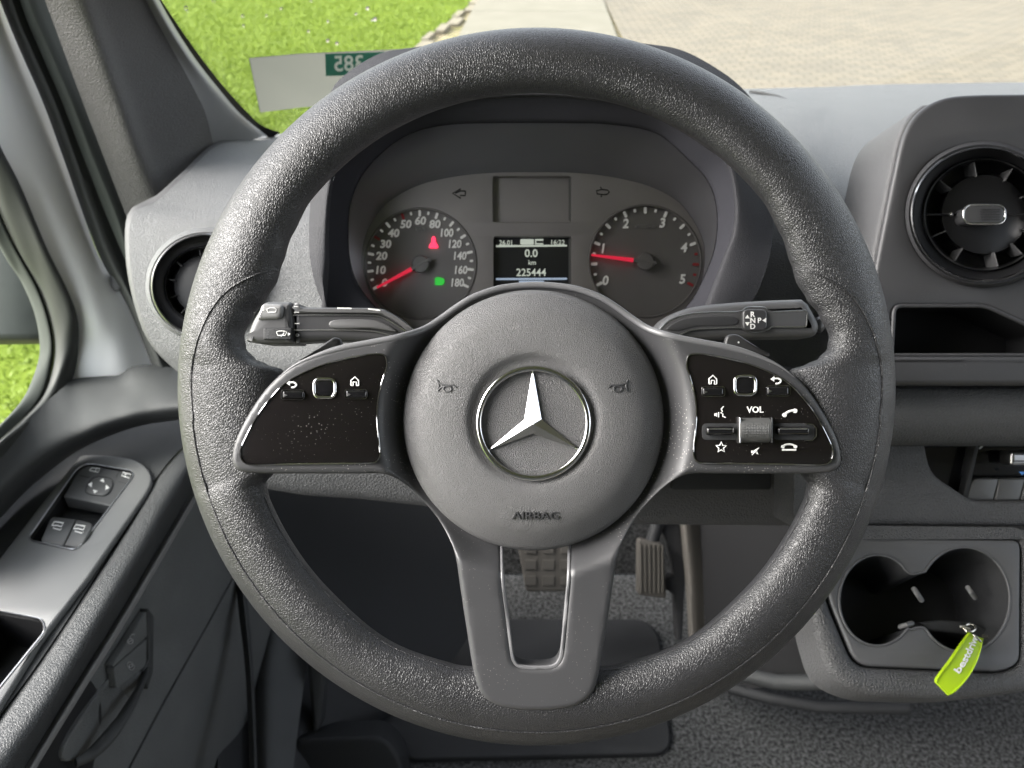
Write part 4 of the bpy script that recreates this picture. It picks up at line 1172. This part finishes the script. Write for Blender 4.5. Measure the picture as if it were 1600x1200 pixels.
# ================================================================== STALKS
FL = FrD(.505)
ls = thing('wiper_stalk', 'dark wiper stalk with rotary end left behind the wheel', 'stalk', FL(640, 520, -.02))
arm = cr([(456, 473), (464, 474), (471, 477), (480, 479), (530, 479.5), (586, 480.5), (606, 486), (626, 498), (648, 517), (690, 545)], 4, False) + cr([(690, 580), (640, 548), (600, 538), (540, 533), (500, 533), (466, 535), (456, 536)], 4, False)
plate('arm', FL, arm, -0.024, 0.0, 0.005, m='stalk', parent=ls, steps=5, back=True)
plate('arm_top_rib', FL, cr([(458, 474), (480, 480), (586, 481.5), (606, 487), (626, 499), (650, 520)], 4, False) + cr([(642, 520), (618, 503), (600, 494), (583, 490.5), (530, 489.5), (458, 490.5)], 4, False), -0.01, 0.0028, 0.003, m='stalk_cap', parent=ls)
strokes('groove', FL, [(cr([(458, 492.5), (530, 492), (584, 493), (604, 499), (634, 517)], 4, False), False), (cr([(458, 516), (530, 515.5), (578, 517), (600, 521), (622, 527)], 4, False), False)], 1.6, 0.0010, 'satin_chrome', ls)
plate('finger_pad', FL, cr([(520, 500), (575, 499), (600, 505), (620, 518), (600, 516), (576, 513), (520, 513)], 4), -0.004, 0.0022, 0.001, m='stalk_cap', parent=ls)
capo = rpoly([(411, 471), (453, 471), (457, 480), (458, 537), (402, 537), (381, 533), (392, 502)], [6, 6, 8, 4, 8, 4, 10], 5)
cap_ = plate('rotary_end', FL, capo, -0.028, 0.004, 0.005, m='stalk_cap', parent=ls, steps=5, back=True)
plate('wash_button', FL, rpoly([(408, 474), (443, 475), (440, 498), (400, 500)], [5, 9, 9, 6], 5), 0.0, 0.0065, 0.0025, m='strip', parent=cap_)
plate('wiper_plate', FL, rrect(411, 512, 456, 531, 3), 0.0, 0.0052, 0.001, m='darkplastic', parent=cap_)
strokes('wiper_icon', FL, [([(432, 519), (435, 517.5), (440, 517), (445, 517.5), (448, 519), (446, 524), (434, 524), (432, 519)], False), ([(439, 526), (444, 520)], False)], 1.3, 0.0056, 'white', cap_)
polys('wiper_icon', FL, [[(450, 519.5), (454, 522), (450, 524.5)]], 0.0060, 'white', cap_)
strokes('wash_icon', FL, [([(417, 483.5), (422, 481), (428, 481), (432, 483.5), (430, 488), (419, 488), (417, 483.5)], False), ([(407, 484.5), (413, 485)], False)], 1.3, 0.0068, 'white', cap_)
strokes('position_mark', FL, [(circ(464.5, 523.5, 2.6, 10, 1.8), True), ([(460, 505.5), (468, 505.5)], False)], 1.2, 0.0010, 'white', ls)
strokes('position_mark', FL, [([(459, 479), (466, 479.5)], False), ([(459, 488), (467, 488)], False)], 0.8, 0.0031, 'white', ls)
polys('glint_mark', FL, [[(527, 480.5), (549, 481), (549, 483), (527, 482.5)], [(575, 481.5), (594, 484), (594, 486), (575, 483.5)]], 0.0031, 'white', ls)

FG = FrD(.50)
rs = thing('gear_selector_stalk', 'dark gear selector stalk marked R N D P right behind the wheel', 'stalk', FG(1030, 520, -.02))
gout = cr([(985, 548), (1024, 515), (1044, 495), (1072, 482), (1114, 474.5), (1189, 469), (1256, 466.5)], 4, False) + cr([(1266, 474), (1278, 496), (1283, 510), (1278, 523), (1268, 527)], 4, False) + cr([(1170, 528), (1114, 529), (1070, 533), (1030, 560)], 4, False)
plate('arm', FG, gout, -0.026, 0.0, 0.006, m='stalk_cap', parent=rs, steps=5, back=True)
inl = cr([(1024, 522), (1046, 501), (1075, 491), (1110, 488), (1155, 487), (1166, 481), (1180, 480), (1195, 481), (1206, 487), (1258, 485)], 4, False) + cr([(1261, 489), (1260, 508), (1256, 511)], 3, False) + cr([(1206, 511), (1195, 517), (1180, 519), (1166, 517), (1155, 512), (1110, 513), (1080, 516), (1060, 524)], 4, False)
plate('inlay', FG, inl, -0.004, 0.0018, 0.0005, m='stalk_cap', parent=rs)
tube('inlay_line', [FG(u, v, 0.0016) for u, v in inl], 0.0005, 6, 'satin_chrome', rs, closed=True)
plate('thumb_recess', FG, cr([(1042, 514), (1060, 501), (1090, 495), (1147, 494), (1148, 508), (1090, 510), (1062, 517)], 4), -0.004, 0.0026, 0.0008, m='stalk', parent=rs)
gb = plate('park_button', FG, rpoly([(1161, 487), (1166, 483), (1194, 483), (1199, 488), (1199, 512), (1193, 517), (1166, 517), (1161, 512)], 4, 3), 0.0, 0.0042, 0.0012, m='stalk', parent=rs)
for s_, u, v in (('R', 1176.5, 491), ('N', 1176.5, 500.5), ('D', 1176.5, 510), ('P', 1187, 500.5)):
    text('gear_letter', s_, FG, u, v, 11.5, .0046, 'white', gb, bold=.015)
polys('gear_arrow', FG, [[(1168, 492), (1171.5, 497.5), (1164.5, 497.5)]], .0046, 'white', gb)
polys('gear_arrow', FG, [[(1168, 509), (1171.5, 503.5), (1164.5, 503.5)]], .0046, 'white', gb)
polys('gear_arrow', FG, [[(1191.5, 500.5), (1197, 497), (1197, 504)]], .0046, 'white', gb)
lathe('end_button', FrD(.512), 1281, 507, [(9, -0.02), (8.5, 0.003), (6, 0.005), (2, .0055)], 24, 'stalk', rs, ell=1.4)

# ================================================================== STEERING WHEEL
DW = 0.415
FS_ = FrD(DW)
sw_ = thing('steering_wheel', 'black grained steering wheel with three satin spokes facing the driver', 'steering wheel', FS_(838.5, 604, -.02))
CX, CY, RO = 838.5, 604.0, 561.0
RI = [(0, 458), (30, 459), (50, 457), (58, 449), (64, 441), (68, 437), (72, 443), (76, 455), (80, 463), (82.5, 458), (84.3, 443), (85.4, 420), (86.2, 396), (107.0, 396), (108.0, 430), (109.5, 448), (113, 452), (135, 453), (150, 458), (163, 452), (172, 443), (180, 438)]
def rim_sec(ph):
    p = ph if ph <= 180 else 360 - ph
    ri = interp(RI, p)
    b = 0.0165
    return (ri + RO) / 2, (RO - ri) / 2, b
def rim_pt(ph, psi):
    R0, a, b = rim_sec(ph)
    r = R0 + a * math.cos(psi); h = b * math.sin(psi)
    s, c_ = math.sin(math.radians(ph)), math.cos(math.radians(ph))
    return FS_(CX + r * s, CY - r * c_, h)
def rim_h(u, v, off=0.0):
    dx, dy = u - CX, CY - v
    r = math.hypot(dx, dy); ph = math.degrees(math.atan2(dx, dy)) % 360
    R0, a, b = rim_sec(ph)
    t = (r - R0) / a
    return b * math.sqrt(max(0.0, 1 - t * t)) + off
N1, N2 = 720, 44
V = [rim_pt(360 * i / N1, 2 * math.pi * k / N2) for i in range(N1) for k in range(N2)]
Fc = [(i * N2 + k, ((i + 1) % N1) * N2 + k, ((i + 1) % N1) * N2 + (k + 1) % N2, i * N2 + (k + 1) % N2) for i in range(N1) for k in range(N2)]
rim = mk('rim', V, Fc, 'leather', sw_, 60)
seam_l = [(435, 422.5), (427, 422), (407, 427), (386, 435), (366, 446), (347, 461), (331.6, 481), (318.6, 505), (309, 530), (302, 560), (298.5, 590), (299, 625), (302, 655)]
seam_low = []
for ph in range(264, 95, -3):
    seam_low.append((CX + 540.5 * math.sin(math.radians(ph)), CY - 540.5 * math.cos(math.radians(ph))))
seam = cr(seam_l, 5, False) + seam_low + cr(mir(seam_l)[::-1], 5, False)
tube('seam', [FS_(u, v, rim_h(u, v, 0.0001)) for u, v in seam], 0.00055, 6, 'leather', rim)
# inner parting line of the cover
for sgn in (1, -1):
    pl = []
    for ph in range(112, 171, 3):
        R0, a, b = rim_sec(ph); r = R0 - a * 0.86
        u, v = CX + sgn * r * math.sin(math.radians(ph)), CY - r * math.cos(math.radians(ph))
        pl.append(FS_(u, v, rim_h(u, v)))
    tube('parting_line', pl, 0.00035, 6, 'leather', rim)

# spoke trim
HX, HY = 835, 656
def dish(u, v):
    r = math.hypot(u - HX, v - HY)
    return 0.0035 + 0.0145 * sstep((r - 200) / 52)
half = [(838.5, 441), (800, 443.5), (770, 449), (735, 462), (708, 479), (686, 495), (660, 511), (623, 522.5), (581, 531), (538, 539), (498, 550.5), (459, 567.5), (433, 587), (410, 611), (387, 645), (368, 681), (360, 710), (362, 728), (374, 738.5), (400, 741), (470, 741), (560, 741), (592, 741), (614, 747), (637, 762), (660, 784), (684, 813), (702, 845), (712, 876), (720, 930), (730, 995), (740, 1055), (752, 1088), (776, 1105), (810, 1112), (838.5, 1113)]
full = half + mir(half[1:-1])[::-1]
cut = cr([(784, 840), (785, 902), (792, 960), (799, 1017), (803, 1033), (813, 1041), (840, 1043), (863, 1041), (874, 1032), (879, 1012), (884, 955), (889, 900), (890, 840)], 5, False)
SPK = plate('spoke_frame', FS_, cr(full, 4), -0.012, 0.0, 0.0034, holes=[cut], zf=dish, grid=11, m='satin', parent=sw_, steps=4, ang=50)
tube('cutout_edge', [FS_(u, v, dish(u, v) - 0.0014) for u, v in cut], 0.0011, 6, 'lit_edge_band', SPK)

band = cr([p for p in half if p[1] < 600][::-1] + mir([p for p in half[1:] if p[1] < 600]), 4, False)
bnd = []
for i, (u, v) in enumerate(band):
    a, b = Vector(band[max(i - 1, 0)]), Vector(band[min(i + 1, len(band) - 1)])
    d = (b - a).normalized()
    bnd.append((u - d.y * 4.0, v + d.x * 4.0))
tube('lit_edge_band', [FS_(u, v, dish(u, v) - 0.0009) for u, v in bnd], lambda t: 0.0017 * min(1, 8 * t + .1, 8 * (1 - t) + .1), 10, 'lit_edge_band', SPK, flat=0.8)  # sky sheen along the top bevel, laid on as a paler tube
# shift paddles behind the spokes
FPd = FrD(.447)
plate('paddle', FPd, rpoly([(466, 566), (521, 526), (532, 529), (540, 560)], [4, 8, 8, 4], 5), -0.004, 0.0, 0.0015, m='stalk', parent=sw_, back=True)
pdl = plate('paddle', FPd, rpoly([(1128, 560), (1136, 523), (1152, 521), (1206, 556)], [4, 10, 8, 4], 5), -0.004, 0.0, 0.0015, m='stalk', parent=sw_, back=True)
lathe('paddle_dot', FPd, 1154, 535, [(1.6, 0), (1.2, .0006)], 10, 'white', pdl)

# airbag cover
def AF(u, v, h): return FS_(u, v, h)
AX, AY = 833.5, 656.5
prof = [(203.5, -0.004), (203.5, 0.0065), (203, 0.0085), (201, 0.0102), (197, 0.0116), (186, 0.0140), (176, 0.0166), (166, 0.0182), (150, 0.0196), (130, 0.0206), (114, 0.0209), (108, 0.0208), (104, 0.0205), (99, 0.0194), (94, 0.0186), (90, 0.0184), (60, 0.0185), (20, 0.0186)]
ab = lathe('airbag_cover', FS_, AX, AY, [(p[0], p[1]) for p in prof], 144, 'airbag', sw_, ang=50)
def ab_h(u, v):
    r = math.hypot(u - AX, v - AY)
    for (r0, h0), (r1, h1) in zip(prof, prof[1:]):
        if r1 <= r <= r0 and r0 > r1: return h0 + (h1 - h0) * (r0 - r) / (r0 - r1)
    return prof[-1][1]
# emblem
EX, EY = 833.5, 661.5
eh = 0.0203
ring = [(EX + 85.5 * math.cos(2 * math.pi * i / 96), EY + 85.5 * math.sin(2 * math.pi * i / 96)) for i in range(96)]
tube('emblem_ring', [FS_(u, v, eh) for u, v in ring], 0.00155, 14, 'chrome', ab, closed=True, flat=0.9)
out6 = [(832.3, 577), (846, 655), (905.5, 703), (833, 677.5), (763, 703.5), (819.5, 655)]
lowv = [FS_(u, v, 0.0181) for u, v in out6]
mid = [FS_(u, v, 0.0195 if i % 2 == 0 else 0.0200) for i, (u, v) in enumerate(out6)]
peak = FS_(833, 662.5, 0.0236)
V = lowv + mid + [peak]
tips = [FS_(u, v, 0.0186) for u, v in (out6[0], out6[2], out6[4])]
Fc = [(i, (i + 1) % 6, 6 + (i + 1) % 6, 6 + i) for i in range(6)] + [(6 + i, 6 + (i + 1) % 6, 12) for i in range(6)]
mk('emblem_star', V, Fc, 'chrome', ab, 5, smooth=False)
# horn symbols, raised lines
for s, x0 in ((1, 697), (-1, 967)):
    H = lambda pts: [(x0 + s * (a - 697), b) for a, b in pts]
    L1 = H([(683, 594), (686, 599), (692, 601), (702, 602), (709, 602), (713, 605)])
    L2 = H([(684, 611), (688, 606), (693, 604), (700, 603.5)])
    L0 = H([(683, 593.5), (686, 602.5), (684, 611.5)])
    L3 = H(circ(699, 607.5, 6.5, 16, 4.5))
    multi_tube('horn_symbol', [([FS_(u, v, ab_h(u, v) + .0002) for u, v in l], c_) for l, c_ in ((L0, False), (L1, False), (L2, False), (L3, True))], 0.00042, 'satin', ab, 6, 0.9)
text('airbag_lettering', 'AIRBAG', None, 0, 0, 17.0, 0, 'satin', ab, ext=.0016, bold=.0, sx=1.25, fn=lambda x, y, z: FS_(836.5 + x, 805.5 - y, ab_h(836.5 + x, 805.5 - y) + .0007 + z))

# button panels
lp = [(603.5, 562), (600, 555), (590, 553), (567, 555), (521, 565), (487, 576.5), (453, 593.5), (428, 616), (402, 650), (382.5, 686.5), (375.5, 706), (379.5, 720.5), (394, 726), (440, 725.5), (520, 724.5), (575, 723.5), (588, 721), (593.5, 712), (593.2, 700), (589.2, 655), (591, 621), (598, 593), (604, 573)]
hp_ = 0.0188
def panel(name, pts, label):
    o = plate('button_panel', FS_, cr(pts, 4), 0.004, hp_, 0.0004, m='gloss', parent=sw_)
    o['label'] = label
    tube('panel_edge', [FS_(u, v, hp_ + .0002) for u, v in cr(pts, 4)], 0.00045, 6, 'chrome', o, closed=True)
    return o
PL = panel('l', lp, 'glossy black left button panel with three controls')
PR = panel('r', mir(lp), 'glossy black right button panel with volume roller')
def button(P, x0, y0, x1, y1):
    b = plate('button', FS_, rrect(x0, y0, x1, y1, 3.5, 4), hp_ - .002, hp_ + .0022, 0.0012, m='gloss_clean', parent=P)
    tube('button_edge', [FS_(u, v, hp_ + .0002) for u, v in rrect(x0 - 1.2, y0 - 1.2, x1 + 1.2, y1 + 1.2, 4, 4)], 0.0003, 6, 'chrome', P, closed=True)
    polys('button_glint', FS_, [[(x0 + 2.5, y0 + 4.5), (x0 + 8, y0 + 7), (x0 + 2.5, y0 + 9.5)]], hp_ + .0026, 'satin_chrome', P)
button(PL, 441, 610.5, 474, 623); button(PL, 540, 609.5, 572, 622)
button(PR, 1098, 605.5, 1131, 618); button(PR, 1199, 604, 1233, 617.5)
def pad(P, x0, y0, x1, y1):
    tube('touch_pad_ring', [FS_(u, v, hp_ + .0003) for u, v in rrect(x0, y0, x1, y1, 10, 6)], 0.00085, 8, 'chrome', P, closed=True)
    plate('touch_pad', FS_, rrect(x0 + 3.5, y0 + 3.5, x1 - 3.5, y1 - 3.5, 7, 5), hp_ - .001, hp_ + .0004, 0.0002, m='gloss_clean', parent=P)
pad(PL, 491, 592, 523.5, 621); pad(PR, 1148, 587.5, 1180.5, 617)
ih = hp_ + .0004
def house(P, x, y):
    strokes('home_icon', FS_, [([(x - 6, y + 6.5), (x - 6, y - 1.5), (x, y - 7), (x + 6, y - 1.5), (x + 6, y + 6.5)], False), ([(x - 6, y + 6.5), (x - 2.6, y + 6.5), (x - 2.6, y + 1), (x + 2.6, y + 1), (x + 2.6, y + 6.5), (x + 6, y + 6.5)], False)], 1.9, ih, 'white', P)
house(PL, 554.5, 596); house(PR, 1114, 593.5)
def backarrow(P, x, y):
    polys('back_icon', FS_, [[(x - 9, y - 1.5), (x - 3, y - 6), (x - 3, y + 2.5)]], ih, 'white', P)
    strokes('back_icon', FS_, [(cr([(x - 4, y - 2), (x + 3, y - 2.5), (x + 7.5, y + 1), (x + 4, y + 5), (x - 1, y + 5.5)], 4, False), False)], 2.6, ih, 'white', P)
backarrow(PL, 456, 600); backarrow(PR, 1213, 594)
text('volume_lettering', 'VOL', FS_, 1180, 640, 13.5, ih, 'white', PR, bold=.018, sx=1.0)
# roller in its slot
nu_, nv_ = 40, 30
V = []; Fc = []
for i in range(nu_ + 1):
    u = 1157 + 49 * i / nu_
    for j in range(nv_ + 1):
        an = math.pi * j / nv_
        e = 0.00035 if (i % 2 == 0 and j % 2 == 0 and 3 < i < nu_ - 2) else 0.0
        rr = 0.0068 + e - (0.0006 if i in (0, nu_) else 0)
        v = 672 - 19.5 * math.cos(an)
        V.append(FS_(u, v, hp_ - .001 + rr * math.sin(an)))
for i in range(nu_):
    for j in range(nv_):
        a = i * (nv_ + 1) + j
        Fc.append((a, a + 1, a + nv_ + 2, a + nv_ + 1))
rl = mk('volume_roller', V, Fc, 'button', PR, 25)
for u in (1156.5, 1206.5):
    plate('roller_cheek', FS_, rrect(u - 1.3, 652, u + 1.3, 692.5, 1, 2), hp_ - .001, hp_ + .0045, 0.0004, m='satin_chrome' if u < 1180 else 'gloss_clean', parent=PR)
for (a, b) in ((1097, 1155), (1208, 1273)):
    plate('rocker_slot', FS_, rrect(a, 661.5, b, 687.5, 8, 4), hp_ - .001, hp_ + .0003, 0.0002, m='darkplastic', parent=PR)
    plate('rocker_bar', FS_, rrect(a + 7, 667, b - 6, 680, 5, 4), hp_ - .001, hp_ + .0034, 0.0022, m='gloss_clean', parent=PR, steps=5)
    tube('rocker_highlight', [FS_(a + 11, 670.5, hp_ + .0030), FS_(b - 12, 670.5, hp_ + .0030)], 0.0004, 6, 'satin_chrome', PR)  # highlight on the bar, modelled as a bright line
tube('rocker_frame', [FS_(u, v, hp_ + .0005) for u, v in ((1258, 662), (1270, 663), (1275, 669), (1275, 682), (1269, 688), (1256, 688.5))], 0.00045, 6, 'chrome', PR)
strokes('voice_icon', FS_, [([(1131, 635), (1127, 639), (1129, 643), (1126, 645), (1130, 647), (1129, 650), (1134, 652.5)], False), ([(1123, 644), (1123, 652)], False), ([(1120, 645), (1120, 651)], False), ([(1117.5, 646), (1117.5, 650)], False)], 1.8, ih, 'white', PR)
strokes('call_icon', FS_, [(cr([(1224, 650), (1228, 646), (1234, 642.5), (1240, 641.5), (1245, 641.5)], 3, False), False)], 3.4, ih, 'white', PR)
polys('call_icon', FS_, [circ(1226, 648.5, 3.4, 12), circ(1242.5, 642, 3.6, 12)], ih + .0002, 'white', PR)
strokes('hangup_icon', FS_, [(cr([(1222, 698), (1227, 695), (1233, 694), (1239, 695), (1244.5, 698)], 3, False), False), ([(1222, 703), (1244, 703)], False)], 2.6, ih, 'white', PR)
polys('hangup_icon', FS_, [circ(1223.5, 698, 2.8, 10), circ(1243, 698, 2.8, 10)], ih + .0002, 'white', PR)
star = []
for i in range(10):
    r_ = 8.5 if i % 2 == 0 else 3.8
    star.append((1127 + r_ * math.sin(i * math.pi / 5), 699 - r_ * math.cos(i * math.pi / 5)))
strokes('star_icon', FS_, [(star, True)], 2.0, ih, 'white', PR)
polys('mute_icon', FS_, [[(1174, 704), (1178, 704), (1184, 700), (1183, 705), (1185, 710), (1182, 709), (1179, 707), (1174, 708)]], ih, 'white', PR)
strokes('mute_icon', FS_, [([(1175, 711), (1186, 699.5)], False)], 1.4, ih + .0003, 'white', PR)

# ================================================================== FOOTWELL
FZ = 0.74
fl = flat('floor', [(-.75, -.2), (1.4, -.2), (1.4, 1.5), (-.75, 1.5)], FZ, 'carpet', 'structure')
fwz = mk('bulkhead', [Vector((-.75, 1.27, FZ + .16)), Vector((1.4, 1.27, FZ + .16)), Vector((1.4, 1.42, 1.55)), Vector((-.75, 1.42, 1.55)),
                      Vector((-.75, 1.10, FZ + .004)), Vector((1.4, 1.10, FZ + .004))], [(4, 5, 1, 0), (0, 1, 2, 3)], 'carpet_shaded', None, smooth=False)
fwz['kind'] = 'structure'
FF = FrZ(FZ)
mt_ = plate('floor_mat', FrZ(FZ + .002), rpoly([(480, 966), (1006, 966), (1030, 990), (1050, 1176), (640, 1186), (420, 1130)], [10, 26, 20, 30, 20, 20], 6), -.002, .010, .004, m='darkplastic')
tag(mt_, 'black rubber floor mat below the lower spoke', 'floor mat')
def pedal(name, label, d, outline, ribs, m):
    fr = FrD(d)
    t = thing(name, label, 'pedal', fr(outline[0][0], outline[2][1], -.02))
    pd = plate('pad', fr, rpoly(outline, 7, 5), -0.02, 0.0, 0.004, m=m, parent=t, back=True)
    for q in ribs:
        plate('rib', fr, q, 0.0, 0.0028, 0.0008, m=m, parent=t, steps=1)
    return t, fr
xs = [1000, 1007, 1014, 1021, 1028, 1034]
ac, fa = pedal('accelerator_pedal', 'ribbed pale accelerator pedal right of the lower spoke', 1.42, [(997, 842), (1036, 850), (1042, 936), (996, 930)], [[(x, 852), (x + 2.6, 852), (x + 3.4, 926), (x + .4, 926)] for x in xs], 'pedal')
tube('arm', [fa(1018, 848, -.015), fa(1030, 810, -.02), fa(1050, 740, -.02)], 0.012, 8, 'darkplastic', ac)
bp_, fb_ = pedal('brake_pedal', 'worn brown brake pedal seen through the lower spoke opening', 1.38, [(806, 838), (905, 838), (900, 925), (822, 925)], [[(a, b), (a + 18, b), (a + 18, b + 15), (a, b + 15)] for a in (820, 848, 876) for b in (850, 875, 900)], 'pedal')
tube('arm', [fb_(850, 845, -.015), fb_(850, 800, -.02), fb_(848, 700, -.02)], 0.014, 8, 'darkplastic', bp_)
br = thing('pedal_bracket', 'dark bracket beside the accelerator pedal', 'bracket', W(1060, 930, 1.43))
plate('plate', FrD(1.44), [(1028, 816), (1062, 822), (1072, 900), (1066, 1000), (1058, 1000), (1054, 930), (1036, 918), (1036, 905), (1054, 900), (1044, 850)], -.03, 0, .004, m='dark_print', parent=br)
tu = thing('tunnel_trim', 'worn brownish edge of the centre tunnel trim', 'trim', W(1080, 1000, 1.44))
loft('edge', [Wl([(1060, 800, 1.45), (1070, 900, 1.43), (1076, 1000, 1.40), (1080, 1060, 1.36)]), Wl([(1070, 800, 1.425), (1078, 900, 1.41), (1083, 1000, 1.38), (1088, 1060, 1.34)]), Wl([(1092, 800, 1.44), (1098, 900, 1.42), (1102, 1000, 1.39), (1106, 1060, 1.35)])], 30, 5, 'pedal', tu)
loft('side', [Wl([(1092, 800, 1.44), (1098, 900, 1.42), (1104, 1000, 1.39), (1112, 1080, 1.33)]), Wl([(1180, 800, 1.30), (1185, 900, 1.28), (1190, 1000, 1.26), (1196, 1075, 1.24)]), Wl([(1400, 800, 1.10), (1400, 900, 1.10), (1400, 1000, 1.10), (1400, 1085, 1.14)])], 40, 6, 'slot_black', tu)
tube('floor_rail', [W(1150, 1052, 1.22), W(1180, 1058, 1.2), W(1215, 1066, 1.18), W(1260, 1066, 1.15), W(1300, 1064, 1.12), W(1420, 1070, 1.1)], 0.012, 10, 'door', tu)
tube('floor_rail', [W(1140, 1075, 1.28), W(1200, 1090, 1.25), W(1280, 1104, 1.22), W(1420, 1106, 1.2)], 0.010, 10, 'darkplastic', tu)
# left kick panel and sill
kp = thing('kick_panel', 'dark ribbed fabric kick panel in the left footwell', 'kick panel', W(430, 1190, 1.2))
loft('fabric_face', [Wl([(420, 940, 1.32), (402, 1040, 1.24), (398, 1120, 1.18), (396, 1260, 1.08)]), Wl([(440, 930, 1.30), (424, 1040, 1.22), (420, 1120, 1.16), (420, 1260, 1.06)]), Wl([(500, 930, 1.34), (480, 1040, 1.27), (468, 1120, 1.2), (452, 1260, 1.1)])], 40, 6, 'fabric', kp)
loft('trim_rail', [Wl([(362, 850, 1.16), (372, 950, 1.10), (384, 1060, 1.05), (392, 1260, .95)]), Wl([(372, 850, 1.145), (382, 950, 1.085), (392, 1060, 1.035), (400, 1260, .935)]), Wl([(380, 850, 1.16), (388, 950, 1.10), (397, 1060, 1.05), (404, 1260, .95)])], 40, 5, 'door', kp)
loft('backing', [Wl([(340, 690, 1.3), (340, 900, 1.25), (340, 1060, 1.15), (340, 1260, 1.02)]), Wl([(420, 690, 1.36), (425, 900, 1.34), (430, 1060, 1.27), (430, 1260, 1.14)]), Wl([(790, 690, 1.45), (770, 900, 1.46), (700, 1040, 1.40), (560, 1150, 1.33)])], 40, 6, 'darkplastic', kp)
plate('rib', FrD(1.24), rpoly([(476, 1010), (512, 1010), (500, 1140), (488, 1150)], [4, 4, 8, 8], 4), -.03, 0, .008, m='door', parent=kp)
fr_ = thing('foot_rest', 'dark moulded foot rest at the bottom left of the floor', 'foot rest', W(540, 1195, 1.25))
plate('pad', FrD(1.22), rpoly([(462, 1156), (596, 1150), (625, 1180), (640, 1260), (440, 1260)], [8, 30, 20, 4, 4], 6), -.06, 0, .008, m='darkplastic', parent=fr_)
